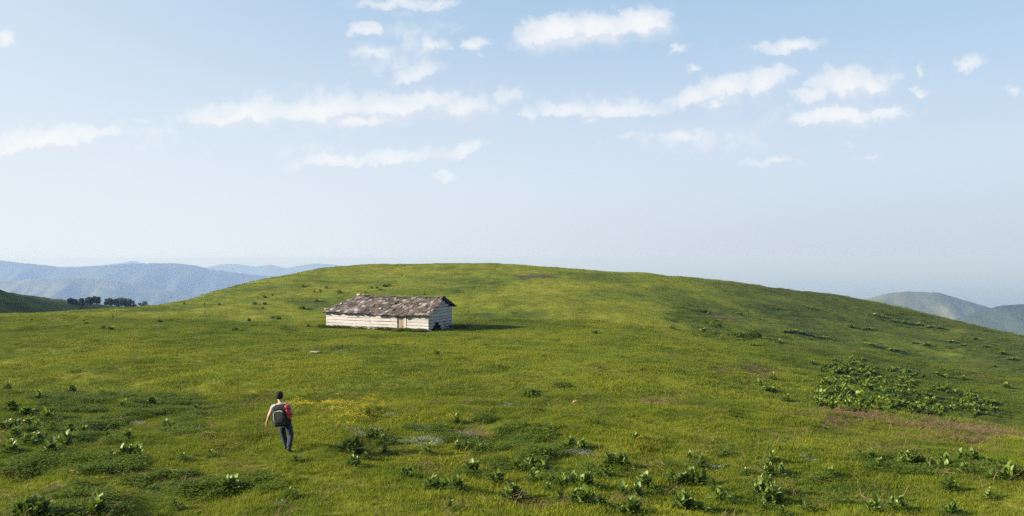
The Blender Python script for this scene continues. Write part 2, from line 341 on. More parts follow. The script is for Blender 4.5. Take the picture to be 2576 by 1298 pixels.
M_JAMB = wood('grey_jamb', (0.30, 0.27, 0.22), (0.50, 0.46, 0.39), (0.38, 0.30, 0.21), (18.0, 18.0, 1.2))
M_SHINGLE, g = material('weathered_shingle'); o = g.n('ShaderNodeTexCoord').outputs['Object']; r = orand(g)
mp = g.n('ShaderNodeMapping', {'Vector': o, 'Scale': (26.0, 2.0, 10.0)})
gn = g.noise(mp.outputs[0], 1.0, 4.0, 0.65, 0.3).outputs['Fac']
c = ramp(g, r, [(0.0, (0.032, 0.021, 0.014)), (0.45, (0.078, 0.055, 0.039)), (0.75, (0.128, 0.098, 0.076)), (0.91, (0.19, 0.165, 0.145)), (1.0, (0.31, 0.295, 0.285))])
c = g.mix(g.m('MULTIPLY', g.ss(gn, 0.35, 0.7), 0.5), c, D4((0.045, 0.034, 0.028)))
lich = g.ss(g.noise(wpos(g), 2.3, 3.0, 0.6).outputs['Fac'], 0.62, 0.74)
c = g.mix(g.m('MULTIPLY', lich, 0.35), c, D4((0.17, 0.15, 0.06)))
b = g.n('ShaderNodeBsdfPrincipled', {'Base Color': c, 'Roughness': 0.62, 'Specular IOR Level': 0.4, 'Normal': g.n('ShaderNodeBump', {'Strength': 0.6, 'Distance': 0.01, 'Height': gn}).outputs[0]})
finish(g, b.outputs[0])
M_DARKWOOD = simple('dark_old_wood', (0.05, 0.04, 0.032), 0.9, 0.2, (0.09, 0.07, 0.055), 0.4, 9.0)
M_STONE = simple('lichen_stone', (0.30, 0.23, 0.13), 0.9, 0.2, (0.42, 0.36, 0.24), 0.6, 9.0)
M_REDSTONE = simple('reddish_stone', (0.22, 0.10, 0.06), 0.9, 0.2, (0.36, 0.20, 0.13), 0.6, 7.0)
M_GREYSTONE = simple('grey_stone', (0.22, 0.19, 0.16), 0.9, 0.2, (0.36, 0.32, 0.27), 0.6, 7.0)
M_BARK = simple('bark', (0.035, 0.028, 0.02), 0.95, 0.1, (0.07, 0.055, 0.04), 0.5, 6.0)
# ---------------------------------------------------------------- ground cover masks (world ellipses from surveyed bearings)
def ell(u0, u1, v0, v1, k=1.0):
    uc, vc = (u0+u1)/2, (v0+v1)/2
    c = ground_at(uc, vc); a = ground_at(uc, v1); b = ground_at(uc, v0)
    if c is None: return None
    if a is None: a = c
    if b is None: b = (c[0], c[1] + (c[1]-a[1]), 0)
    return ((a[0]+b[0])/2*0.3 + c[0]*0.7, (a[1]+b[1])/2, (u1-u0)/2/FPX*c[1], max((b[1]-a[1])/2, 0.35), math.atan2(b[0]-a[0], b[1]-a[1]), k)
DIRT = [ell(*e) for e in [(1280,1420,688,706,.9),(2082,2297,1040,1092,.72),(2270,2660,1074,1124,.70),(1758,1836,920,943,.5),(1870,1990,916,958,.55),(2240,2374,924,950,.5),(2470,2540,943,966,.5),
  (1740,1900,785,812,.5),(1932,2085,866,885,.6),(1620,1674,1006,1020,.7),(1142,1218,1089,1111,.85),(1229,1490,1266,1292,.8),(99,187,1217,1230,.7),(1000,1030,665,672,.6),(1050,1110,715,726,.5),(905,990,1085,1100,.4),
  (2150,2260,1125,1142,.5),(1890,1960,1225,1245,.5),(1660,1700,888,896,.5),(1500,1580,1160,1176,.5),(2060,2140,985,1010,.6),(1400,1450,1120,1135,.5),(830,880,875,882,.5),(230,300,1160,1176,.4)] if ell(*e)]
HERB = [ell(*e) for e in [(-40,235,968,1142,1.25),(180,520,991,1056,.8),(-30,345,1140,1200,1.15),(294,626,1194,1260,1.15),(-30,300,1222,1310,1.15),(1030,1211,1078,1111,1.0),(1222,1413,1071,1120,1.0),(1142,1281,1116,1145,1.0),
  (1281,1507,1129,1160,.8),(1149,1290,1158,1210,.95),(1187,1264,1045,1070,.8),(1312,1361,980,1000,1.0),(1051,1117,993,1014,.6),(1586,1700,1150,1188,1.0),(1690,1832,1155,1188,.6),(1855,2093,1198,1228,.7),
  (2047,2147,1252,1278,.7),(2155,2577,1134,1203,.5),(1747,1916,828,860,1.2),(1663,1824,774,828,.9),(2355,2590,835,905,1.05),(2181,2374,782,828,.95),(1960,2130,830,862,.95),(2110,2310,850,884,.8),(1850,2050,770,800,.7),(2440,2590,905,960,.7),(1880,2010,920,965,.7),(381,445,820,835,1.0),(689,753,818,835,1.0),
  (1290,1420,1130,1200,.7),(1340,1500,1180,1215,.8),(2020,2520,900,1060,.6),(1390,1450,962,974,.8),(820,880,876,886,.8),(420,520,1040,1110,.4),(600,700,1190,1240,.4),(1340,1640,1170,1200,.4)] if ell(*e)]
def mask(L, x, y, warp=1.0):
    m = np.zeros_like(x); wx = (fbm(x*0.5, y*0.5, 3)-.5); wy = (fbm(x*0.5+40, y*0.5+7, 3)-.5)
    for (cx, cy, rx, ry, sl, k) in L:
        yy = y - cy; xx = x - cx - math.tan(sl)*yy
        r = np.hypot(xx/rx + wx*warp*1.1, yy/ry + wy*warp*1.1)
        m = np.maximum(m, k*(1 - sstep(0.55, 1.15, r)))
    return m
# ---------------------------------------------------------------- ground sheet
def axis(lo, hi, fine_lo, fine_hi, step, grow=1.13):
    a = list(np.arange(fine_lo, fine_hi, step)); s = step; t = a[0]
    pre = []
    while t > lo: s *= grow; t -= s; pre.append(t)
    s = step; t = a[-1]
    while t < hi: s *= grow; t += s; a.append(t)
    return np.array(pre[::-1] + a)
ys = list(np.arange(12, 40, .28)); t = 40.0; s = .28
while t < 205: ys.append(t); s *= 1.0125; t += s
s2 = s
while t < 1750: ys.append(t); s2 *= 1.13; t += s2
t = 12.0; s = .28; pre = []
while t > -1500: s *= 1.13; t -= s; pre.append(t)
ys = np.array(pre[::-1] + ys); xs = axis(-1700, 1700, -72, 74, .42, 1.10)
GX, GY = np.meshgrid(xs, ys); GZ = height(GX, GY)
me = grid_mesh('ground', GX, GY, GZ)
float_attr(me, 'dirt', mask(DIRT, GX, GY)); float_attr(me, 'herb', mask(HERB, GX, GY))
ground = link('ground', me, M_TURF); ground['kind'] = 'structure'
# hill in its own shade beyond the meadow edge
HX, HY = np.meshgrid(np.arange(-330, -30, 1.6), np.arange(100, 560, 1.8))
def hill_z(x, y):
    yc = y - 185.0; xc = -111 - 0.235*yc + 2.5*np.sin(y*0.05)
    zc = EZ - 7.0 - 0.103*yc + np.where(yc < 0, -0.02*yc, 0) + 1.2*(fbm(y*0.03, y*0.01, 3)-.5)
    d = x - xc; s = 3.0
    dn = s*np.log1p(np.exp(np.clip(d/s, -40, 40))); up = s*np.log1p(np.exp(np.clip(-d/s, -40, 40)))
    return zc + 2.2 - 1.1*np.exp(-(yc/38.0)**2) - 0.50*dn - 0.12*up + (fbm(x*0.09, y*0.09, 4)-.5)*2.6*sstep(0, 12, d) + (fbm(x*.4, y*.4, 3)-.5)*.9
hill = link('hill', grid_mesh('hill', HX, HY, hill_z(HX, HY)), M_SCRUB); hill['kind'] = 'structure'
# valley floor
vx = np.linspace(-71000, 71000, 90); vy = np.linspace(-7000, 91000, 90); VX, VY = np.meshgrid(vx, vy)
valley = link('valley', grid_mesh('valley', VX, VY, -652 + 12*(fbm(VX*.001, VY*.001, 3)-.5)), M_FOREST); valley['kind'] = 'structure'
# mountain ranges
def mountain(sil, D0, front, back, mat, seed, tree=3.0, spur=0.30):
    u = np.linspace(sil[0][0], sil[-1][0], 420); v = np.interp(u, [a for a, b in sil], [b for a, b in sil])
    ker = np.hanning(9); ker /= ker.sum(); v = np.convolve(np.pad(v, 4, mode='edge'), ker, 'valid')
    crest = EZ - (v - VH)/FPX*D0
    s = np.r_[-np.linspace(1, 0, 70)**1.2, np.linspace(0.03, 1, 16)]
    S, U = np.meshgrid(s, u, indexing='ij'); C = np.broadcast_to(crest, S.shape)
    X = (U - UC)/FPX*D0; dist = np.where(S < 0, S*front, S*back)
    base = -655.0
    q = np.abs(S); prof = 1 - q**0.92
    rid = 1 - np.abs(2*fbm(X/ (front*.42) + seed, dist/(front*1.3) + seed, 4) - 1)*2
    Z = base + (C - base)*np.clip(prof + spur*(rid - 0.55)*np.minimum(q*2.2, 1)*(1-q)*1.6, 0, 1)
    Z = Z + .5*tree*(fbm(X*0.05, dist*0.05+seed, 3) - .45)*2
    Y = D0 + dist + (fbm(X/(front*.8), X*0+seed, 3)-.5)*front*0.5*np.minimum(q*3, 1)
    o = link('mountain', grid_mesh('mountain', X, Y, Z), mat); o['kind'] = 'structure'; return o
# crests carry forest, so their outline is slightly ragged
mountain([(-500,640),(-200,650),(-60,652),(0,655),(40,660),(80,664),(120,668),(150,672),(200,672),(260,668),(320,663),(400,662),(450,663),(490,668),(530,678),(580,684),(640,692),(720,697),(800,704),(900,712),(1100,730)], 5600, 1500, 1500, M_FOREST, 3, 6.0)
mountain([(-500,690),(-100,716),(0,708),(80,702),(200,699),(300,708),(400,728),(500,748),(600,768),(700,790)], 4200, 1100, 900, M_PASTURE, 11, 4.0, .4)
mountain([(-400,668),(0,668),(140,672),(250,668),(310,661),(335,655),(360,662),(420,672),(500,675),(525,672),(560,664),(600,664),(640,671),(680,665),(720,675),(760,667),(800,662),(850,667),(900,672),(1000,668),(1150,676),(1300,684),(1500,690)], 9800, 1900, 1900, M_FOREST, 23, 5.0)
mountain([(1950,830),(2050,795),(2160,757),(2230,739),(2280,733),(2330,735),(2362,736),(2400,748),(2450,762),(2500,778),(2600,800),(2900,850)], 2500, 850, 700, M_PASTURE, 31, 2.0, .35)
mountain([(2200,900),(2330,835),(2420,795),(2480,779),(2520,769),(2560,766),(2640,764),(2800,770),(3000,800)], 1850, 720, 600, M_FOREST, 47, 3.0, .35)
# air: even summer haze over the whole valley
def air():
    m = bpy.data.materials.new('summer_haze'); m.use_nodes = True; nt = m.node_tree; nt.nodes.clear(); g = G(nt)
    v = g.n('ShaderNodeVolumePrincipled', {'Color': D4((0.215, 0.335, 0.66)), 'Absorption Color': D4((0.54, 0.42, 0.01)), 'Density': 0.00022, 'Anisotropy': 0.11})
    o = g.n('ShaderNodeOutputMaterial'); nt.links.new(v.outputs[0], o.inputs['Volume'])
    x, y0, y1, z0, z1 = 70000.0, -6800.0, 90000.0, -662.0, 15.0
    vs = [(-x,y0,z0),(x,y0,z0),(x,y1,z0),(-x,y1,z0),(-x,y0,z1),(x,y0,z1),(x,y1,z1),(-x,y1,z1)]
    o = link('haze', mesh_of('haze', vs, [(3,2,1,0),(4,5,6,7),(0,1,5,4),(1,2,6,5),(2,3,7,6),(3,0,4,7)]), m); o['kind'] = 'stuff'
air()
# ---------------------------------------------------------------- barn
BA = Vector((-19.25, 88.3, 0)); BROT = R(-23.6); BL, BW = 12.1, 4.9
bz0 = float(np.mean(height(np.array([-19.2, -8.2, -6.0, -13.7]), np.array([88.2, 83.4, 87.8, 86.0]))))
barn = empty('barn', (BA.x, BA.y, bz0 - .04), BROT); barn.scale = (1, 1, 1.12)
tag(barn, 'low weathered plank barn with sagging shingle roof standing on the green hillside', 'barn')
rb = random.Random(5)
def roof_z(p, q):
    f1 = 1.55 + (q + .35)*.545 - .05*math.exp(-((p-9)/2.5)**2); f2 = 2.06 + (BW + .3 - q)*.375; f3 = 1.62 + (p + .42)*.60
    k = .16
    h = -k*math.log(math.exp(-f1/k) + math.exp(-f2/k)) if True else 0
    k = .30
    h = -k*math.log(math.exp(-h/k) + math.exp(-f3/k))
    return h + .14 - .10*math.sin(math.pi*min(max((p-1.5)/10.8, 0), 1)) - 0.004*p + .03*math.sin(p*1.9 + q*1.1) + .02*math.sin(p*4.3 - q*3.1)
def roof_n(p, q):
    e = .12; return Vector((-(roof_z(p+e, q)-roof_z(p-e, q))/(2*e), -(roof_z(p, q+e)-roof_z(p, q-e))/(2*e), 1)).normalized()
# decking under the shingles
nx, ny = 40, 20; vs = []; fs = []
for lay in (0, 1):
    for j in range(ny+1):
        for i in range(nx+1):
            p = -.34 + (BL + .34 + .28)*i/nx; q = -.28 + (BW + .28 + .22)*j/ny
            vs.append((p, q, roof_z(p, q) - .085 - .05*lay))
N = (nx+1)*(ny+1)
for j in range(ny):
    for i in range(nx):
        a = j*(nx+1)+i; fs.append((a, a+1, a+nx+2, a+nx+1)); fs.append((N+a+nx+1, N+a+nx+2, N+a+1, N+a))
for i in range(nx):
    fs.append((i+1, i, N+i, N+i+1)); a = ny*(nx+1)+i; fs.append((a, a+1, N+a+1, N+a))
for j in range(ny):
    a = j*(nx+1); fs.append((a, a+nx+1, N+a+nx+1, N+a)); a += nx; fs.append((a+nx+1, a, N+a, N+a+nx+1))
roof = link('roof', mesh_of('roof', vs, fs), M_DARKWOOD, barn)
# shingles
SH = []
for k in range(9):
    v, f = jbox(1.0, .52 + rb.uniform(-.03, .05), .042, 0.0, rb)
    v = [(x*(1 + rb.uniform(-.07, .07)), y + rb.uniform(-.028, .028), z + rb.uniform(-.004, .004) + .012*math.sin(x*3.1+k)) for x, y, z in v]
    SH.append(mesh_of('shingle', v, f)); SH[-1].materials.append(M_SHINGLE)
spots = []
def row(pts, face):                        # pts: polyline start, end in plan
    (p0, q0), (p1, q1) = pts; Lr = math.hypot(p1-p0, q1-q0); t = rb.uniform(0, .1)
    while t < Lr:
        w = rb.choice((.30, .36, .40, .46, .54)) * rb.uniform(.92, 1.08); c = (t + w/2)/max(Lr, .01)
        if c < 1.02: spots.append((p0 + (p1-p0)*c, q0 + (q1-q0)*c, w, face))
        t += w + rb.uniform(.015, .05)
for j in range(9):
    s = j*.315 + .08; row(((-.42 + s*.94, -.35 + s), (BL + .36, -.35 + s)), 0)
for j in range(9):
    s = j*.285 + .08; row(((-.42 + s*.92, BW + .28 - s*1.05), (-.42 + s*.92, -.35 + s*1.02)), 1)
for j in range(9):
    s = j*.29 + .06; row(((BL + .36, BW + .28 - s), (-.42 + s*.94, BW + .28 - s)), 2)
row(((2.1, BW/2 - .02), (BL + .36, BW/2 - .02)), 3)
def shingle_matrix(p, q, w, face):
    n = roof_n(p, q)
    up = {0: Vector((0, 1, 0)), 1: Vector((1, 0, 0)), 2: Vector((0, -1, 0)), 3: Vector((0, 1, 0))}[face]
    gr = Vector((-n.x, -n.y, 0))
    if gr.length > .05 and face != 3: up = (up*.4 + gr.normalized()*.6)
    up = (up - n*up.dot(n)).normalized(); sd = up.cross(n).normalized()
    m = Matrix((sd, up, n)).transposed().to_4x4()
    lift = rb.uniform(0, 1)**3
    m = m @ Euler((R(-5.0 - 6*lift), R(rb.gauss(0, 2.0)), R(rb.gauss(0, 4.0)))).to_matrix().to_4x4()
    m = m @ Matrix.Diagonal((w, 1, 1, 1))
    m.translation = Vector((p, q, roof_z(p, q) - .035 + .02*lift)) + up*rb.uniform(-.04, .04)
    return m
rest_v, rest_f = [], []; nsh = 0
front_spots = [s for s in spots if s[3] == 0]; other = [s for s in spots if s[3] != 0]
front_spots = front_spots[:]; rb.shuffle(other)
for k, s in enumerate(front_spots + other):
    if (s[0] < 0.2 or s[0] > 11.9 or rb.random() < .97) is False: continue
    M = shingle_matrix(*s); me = SH[rb.randrange(len(SH))]
    if nsh < 300:
        o = link('shingle', me, None, roof); o.matrix_local = M; nsh += 1
    else:
        b0 = len(rest_v); rest_v += [tuple(M @ v.co) for v in me.vertices]; rest_f += [tuple(b0 + i for i in f.vertices) for f in me.polygons]
o = link('shingle_cover', mesh_of('shingle_cover', rest_v, rest_f), M_SHINGLE, roof); o['kind'] = 'stuff'
# walls: dark inner frame with separate boards
def box_verts(a, b):
    (x0, y0, z0), (x1, y1, z1) = a, b
    return [(x0,y0,z0),(x1,y0,z0),(x1,y1,z0),(x0,y1,z0),(x0,y0,z1),(x1,y0,z1),(x1,y1,z1),(x0,y1,z1)]
BF = [(3,2,1,0),(4,5,6,7),(0,1,5,4),(1,2,6,5),(2,3,7,6),(3,0,4,7)]
def boxes(name, L, mat, parent):
    vs = []; fs = []
    for a, b in L: n = len(vs); vs += box_verts(a, b); fs += [tuple(n+i for i in f) for f in BF]
    return link(name, mesh_of(name, vs, fs), mat, parent)
fw = boxes('front_wall', [((.06, .06, -.3), (8.52, .12, 1.60)), ((9.6, .06, -.3), (BL-.06, .12, 1.60)), ((8.52, .061, 1.42), (9.6, .121, 1.59))], M_DARKWOOD, barn)
bw = boxes('back_wall', [((.0, BW-.10, -.3), (BL, BW, 2.0))], M_BOARD, barn)
lw = boxes('side_wall', [((.0, .16, -.3), (.08, BW-.12, 1.62))], M_BOARD, barn)
# gable end (gap near the ground: broken boards)
gv = [(BL-.14, .14, .0), (BL-.14, BW-.12, .0)]
gw = link('gable_wall', mesh_of('gable_wall', *(lambda: (
    [(BL-.16, .14, 1.0), (BL-.16, BW-.12, 1.0), (BL-.16, BW-.12, 2.02), (BL-.16, BW/2, 2.92), (BL-.16, .14, 1.62),
     (BL-.11, .14, 1.0), (BL-.11, BW-.12, 1.0), (BL-.11, BW-.12, 2.02), (BL-.11, BW/2, 2.92), (BL-.11, .14, 1.62)],
    [(4,3,2,1,0), (5,6,7,8,9), (0,1,6,5), (1,2,7,6), (2,3,8,7), (3,4,9,8), (4,0,5,9)]))()), M_DARKWOOD, barn)
def plank(parent, a, b, h, th, rot, mat=M_BOARD, tilt=0.0):
    """board from a to b (local barn coords), height h, thickness th"""
    a = Vector(a); b = Vector(b); L = (b-a).length; v, f = jbox(L, th, h, .008, rb, 4)
    o = link('plank', mesh_of('plank', v, f), mat, parent); o.location = (a+b)/2; o.rotation_euler = (0, -math.asin((b.z-a.z)/L) + R(rb.gauss(0, .25)), rot); return o
rows_f = 7; hh = .272; z0 = -.27
joins = [2.66, 2.70, 5.35, 5.35, 2.66, 7.36, 4.1]; joins2 = [None, 5.4, None, 7.36, 5.3, 4.1, 7.35]
for r in range(rows_f):
    z = z0 + hh*(r+.5); cut = sorted([x for x in (joins[r] + rb.uniform(-.1, .1), joins2[r]) if x]); xs_ = [0.0] + cut + [8.54]
    for a, b in zip(xs_[:-1], xs_[1:]):
        dz = rb.uniform(-.018, .018); plank(fw, (a+.012, .0 + rb.uniform(-.012, .012), z+dz), (b-.012, rb.uniform(-.012, .012), z+dz+rb.uniform(-.03, .01)), hh-.016-rb.uniform(0, .026), .075, 0)
    plank(fw, (9.62, rb.uniform(-.012, .012), z), (BL-.01, rb.uniform(-.012, .012), z+rb.uniform(-.015, .015)), hh-.016-rb.uniform(0, .022), .075, 0)
# log plates under the eave
plank(fw, (-.2, .02, 1.66), (8.7, .02, 1.64), .14, .13, 0, M_DARKWOOD); plank(fw, (8.72, .02, 1.64), (BL+.2, .02, 1.62), .14, .13, 0, M_DARKWOOD)
# door in its jambs
boxes('door_jamb', [((8.56, -.07, -.3), (8.66, .09, 1.58))], M_DARKWOOD, barn)
boxes('door_jamb', [((9.30, -.075, -.3), (9.58, .09, 1.58))], M_JAMB, barn)
boxes('lintel', [((8.66, -.05, 1.08), (9.30, .07, 1.16))], M_DARKWOOD, barn)
boxes('transom_panel', [((8.67, .0, 1.165), (9.29, .05, 1.56))], M_DOOR, barn)
dr = boxes('door', [((8.69, .0, -.28), (9.27, .03, 1.06))], M_DARKWOOD, barn)
for k in range(3): boxes('door_board', [((8.70 + .19*k, -.03 - .004*(k % 2), -.27), (8.875 + .19*k, -.003, 1.05 - .02*(k == 1)))], M_DOOR, dr)
boxes('door_batten', [((8.71, -.056, .22), (9.26, -.036, .30))], M_DARKWOOD, dr); boxes('door_handle', [((9.17, -.075, .38), (9.20, -.037, .52))], M_DARKWOOD, dr)
# gable boards
for r in range(12):
    z = z0 + .262*(r+.5); zt = z + .12
    ya = 0.02 if zt < 1.62 else (zt-1.62)/.53 + .02
    yb = BW - .02 if zt < 2.02 else BW - (zt-2.02)/.38 - .05
    if yb - ya < .35: continue
    segs = [(ya, yb)]
    if r < 4:
        w = [1.10, 1.05, .85, .45][r]; c = 1.65 + rb.uniform(-.1, .1); segs = [(ya, c-w+rb.uniform(-.1, .1)), (c+w*.9+rb.uniform(-.12, .12), yb)]
    elif r in (5, 8): c = rb.uniform(1.6, 3.2); segs = [(ya, c-.01), (c+.01, yb)]
    for a, b in segs:
        if b - a > .15: plank(gw, (BL + rb.uniform(-.012, .012), a, z), (BL + rb.uniform(-.012, .012), b, z + rb.uniform(-.02, .02)), .245 - rb.uniform(0, .035), .065, R(90))
boxes('corner_post', [((BL-.12, -.02 + .12, -.3), (BL-.04, .20, 1.66))], M_DARKWOOD, barn)
# barge board pieces on the gable
for (ya, za, yb, zb) in ((-.33, 1.50, BW/2, 2.98), (BW/2, 2.98, BW+.26, 2.05)):
    a = Vector((BL+.30, ya, za+.06)); b = Vector((BL+.30, yb, zb+.06)); v, f = jbox((b-a).length, .03, .11, .006, rb, 3)
    o = link('barge_board', mesh_of('barge_board', v, f), M_DARKWOOD, barn); o.location = (a+b)/2; o.rotation_euler = (0, -math.atan2(b.z-a.z, b.y-a.y), R(90))
BM = Matrix.Translation((BA.x, BA.y, bz0 - .04)) @ Matrix.Rotation(BROT, 4, 'Z') @ Matrix.Diagonal((1, 1, 1.12, 1))
def rock_mesh(name, sx, sy, sz, seed, sub=2):
    bm = bmesh.new(); bmesh.ops.create_icosphere(bm, subdivisions=sub, radius=1); r_ = random.Random(seed); ph = [r_.uniform(0, 6) for _ in range(6)]
    for v in bm.verts:
        c = v.co; k = 1 + .16*math.sin(3*c.x+ph[0])*math.sin(2.6*c.y+ph[1]) + .12*math.sin(5*c.z+ph[2]+2*c.x) + .07*math.sin(9*c.y+ph[3]+4*c.z)
        q = Vector((round(c.x*2.2)/2.2, round(c.y*2.2)/2.2, round(c.z*2.2)/2.2)); c = (c*.6 + q*.4)*k; v.co = (c.x*sx, c.y*sy, c.z*sz)
    me = bpy.data.meshes.new(name); bm.to_mesh(me); bm.free(); return me
STN = [(.12, -.12, .20, 'pale stone lying on the roof corner over the hipped end'), (1.35, .75, .17, 'small stone on the shingles midway up the hipped edge'), (2.55, 2.25, .26, 'flat tan stone on the ridge at the hipped end'), (3.0, 2.40, .17, 'rusty brown stone beside the flat tan stone on the ridge'),
       (6.35, 1.75, .14, 'small mossy stone under the middle of the ridge'), (7.2, 1.95, .15, 'yellowish stone high on the shingles past the middle'), (6.45, .25, .19, 'pale lichen stone low on the shingles above the front planks'), (11.25, .75, .19, 'tan stone on the shingles close to the gable end')]
for i, (p, q, s, lab) in enumerate(STN):
    o = link('roof_stone', rock_mesh('roof_stone', s*rb.uniform(.9, 1.2), s*.8, s*.5, 40+i), M_STONE)
    o.matrix_world = BM @ Matrix.Translation((p, q, roof_z(p, q) + s*.3)) @ Matrix.Rotation(rb.uniform(0, 6), 4, 'Z'); tag(o, lab, 'stone', 'stones weighing down the barn roof')
for (a, b, lab) in ((((BL+.55, 3.5, -.14)), (BL+.06, 3.25, .86), 'grey board leaning against the shaded gable wall'), ((BL+.95, 4.3, -.12), (BL+.25, 3.75, .62), 'pale loose board propped at a slant by the gable corner'), ((BL+.70, 4.75, -.1), (BL+.10, 4.45, .75), 'short grey board propped at the far gable corner')):
    a = BM @ Vector(a); b = BM @ Vector(b); d = (b-a); v, f = jbox(d.length, .20, .035, .01, rb, 2)
    o = link('loose_board', mesh_of('loose_board', v, f), M_BOARD); o.matrix_world = Matrix.Translation((a+b)/2) @ d.to_track_quat('X', 'Z').to_matrix().to_4x4(); tag(o, lab, 'board', 'boards leaning on the gable')
# ---------------------------------------------------------------- scattered living cover (uncountable): instanced clumps
def blades(n, spread, h0, h1, w, lean, seed, kind='blade'):
    r = np.random.RandomState(seed); V = []; F = []
    for i in range(n):
        a = r.rand()*6.283; rad = spread*math.sqrt(r.rand()); x, y = rad*math.cos(a), rad*math.sin(a)
        h = h0 + (h1-h0)*r.rand(); b = r.rand()*6.283; l = lean*h*(.3+r.rand()); ww = w*(.7+.6*r.rand()); c, s = math.cos(b), math.sin(b); k = len(V)
        if kind == 'blade':
            V += [(x-s*ww, y+c*ww, -.03), (x+s*ww, y-c*ww, -.03), (x+c*l*.35+s*ww*.8, y+s*l*.35-c*ww*.8, h*.55), (x+c*l*.35-s*ww*.8, y+s*l*.35+c*ww*.8, h*.55), (x+c*l, y+s*l, h)]
            F += [(k, k+1, k+2), (k, k+2, k+3), (k+3, k+2, k+4)]
        else:                                  # small leaf on an unseen stem
            L = ww*2.4; t = r.uniform(-.5, .9)
            V += [(x, y, h), (x+c*L*.5-s*ww, y+s*L*.5+c*ww, h+t*L*.4), (x+c*L, y+s*L, h+t*L*.4), (x+c*L*.5+s*ww, y+s*L*.5-c*ww, h+t*L*.5)]
            F += [(k, k+1, k+2), (k, k+2, k+3)]
    return fast_mesh('clump', np.array(V), np.array(F), False)
def proto(meshes, mat, cname):
    c = bpy.data.collections.new(cname)
    for m in meshes:
        m.materials.append(mat); o = bpy.data.objects.new(cname + '_clump', m); c.objects.link(o)
    return c
def scatter(name, P, scl, coll, nvar, seed, label=None):
    r = np.random.RandomState(seed); n = len(P)
    me = bpy.data.meshes.new(name); me.vertices.add(n); me.vertices.foreach_set('co', P.astype(np.float32).ravel())
    float_attr(me, 'scl', scl); float_attr(me, 'rot', r.rand(n)*6.283)
    at = me.attributes.new('idx', 'INT', 'POINT'); at.data.foreach_set('value', r.randint(0, nvar, n).astype(np.int32))
    o = link(name, me); o['kind'] = 'stuff'
    if label: o['label'] = label
    nt = bpy.data.node_groups.new(name, 'GeometryNodeTree')
    nt.interface.new_socket('Geometry', in_out='INPUT', socket_type='NodeSocketGeometry'); nt.interface.new_socket('Geometry', in_out='OUTPUT', socket_type='NodeSocketGeometry')
    N = nt.nodes.new; i = N('NodeGroupInput'); e = N('NodeGroupOutput'); ip = N('GeometryNodeInstanceOnPoints'); ci = N('GeometryNodeCollectionInfo')
    ci.inputs['Collection'].default_value = coll; ci.inputs['Separate Children'].default_value = True; ci.inputs['Reset Children'].default_value = True
    def na(nm, t): x = N('GeometryNodeInputNamedAttribute'); x.data_type = t; x.inputs[0].default_value = nm; return [s for s in x.outputs if s.enabled][0]
    cx = N('ShaderNodeCombineXYZ'); L = nt.links.new
    L(na('rot', 'FLOAT'), cx.inputs[2]); L(i.outputs[0], ip.inputs['Points']); L(ci.outputs[0], ip.inputs['Instance']); ip.inputs['Pick Instance'].default_value = True
    L(na('idx', 'INT'), ip.inputs['Instance Index']); L(cx.outputs[0], ip.inputs['Rotation']); L(na('scl', 'FLOAT'), ip.inputs['Scale']); L(ip.outputs[0], e.inputs[0])
    md = o.modifiers.new('scatter', 'NODES'); md.node_group = nt; return o
def in_barn(x, y, pad=0.0):
    c, s = math.cos(-BROT), math.sin(-BROT); lx = c*(x-BA.x) - s*(y-BA.y); ly = s*(x-BA.x) + c*(y-BA.y)
    return (lx > -pad) & (lx < BL+pad) & (ly > -pad) & (ly < BW+pad)
rs = np.random.RandomState(3)
def wedge(n, y0, y1, pad=3.0):                # points over the strip of meadow between two distances, uniform per area
    y = np.sqrt(rs.rand(n)*(y1**2-y0**2)+y0**2); x = (rs.rand(n)*2-1)*(0.62*y+pad); return x, y
def turf_band(n, y0, y1, s0, s1):
    x, y = wedge(n, y0, y1); d = mask(DIRT, x, y); h = mask(HERB, x, y)
    cl = fbm(x*.9, y*.9+3, 3)
    keep = (rs.rand(n) > d*.88) & (rs.rand(n) > h*.45) & ~in_barn(x, y) & (rs.rand(n) < .45 + 1.1*cl)
    x, y = x[keep], y[keep]; z = height(x, y)
    big = fbm(x*.35+8, y*.35, 3)
    return np.stack([x, y, z], 1), (s0 + (s1-s0)*rs.rand(len(x)))*(.55 + .95*big)
c_near = proto([blades(18, .12, .03, .090, .0042, .8, k) for k in range(6)], M_BLADE, 'near_turf')
c_mid = proto([blades(30, .28, .03, .095, .008, .9, 20+k) for k in range(6)], M_BLADE, 'mid_turf')
c_far = proto([blades(40, .60, .03, .10, .014, .9, 40+k) for k in range(6)], M_BLADE, 'far_turf')
A = [turf_band(95000, 15, 40, .75, 1.35), turf_band(90000, 38, 95, .75, 1.35), turf_band(42000, 90, 200, .7, 1.2)]
scatter('grass', A[0][0], A[0][1], c_near, 6, 1, 'short yellow-green meadow grass of the near slope')
scatter('grass', A[1][0], A[1][1], c_mid, 6, 2, 'short grass on the middle of the meadow')
scatter('grass', A[2][0], A[2][1], c_far, 6, 3, 'short grass on the hill around and beyond the barn')
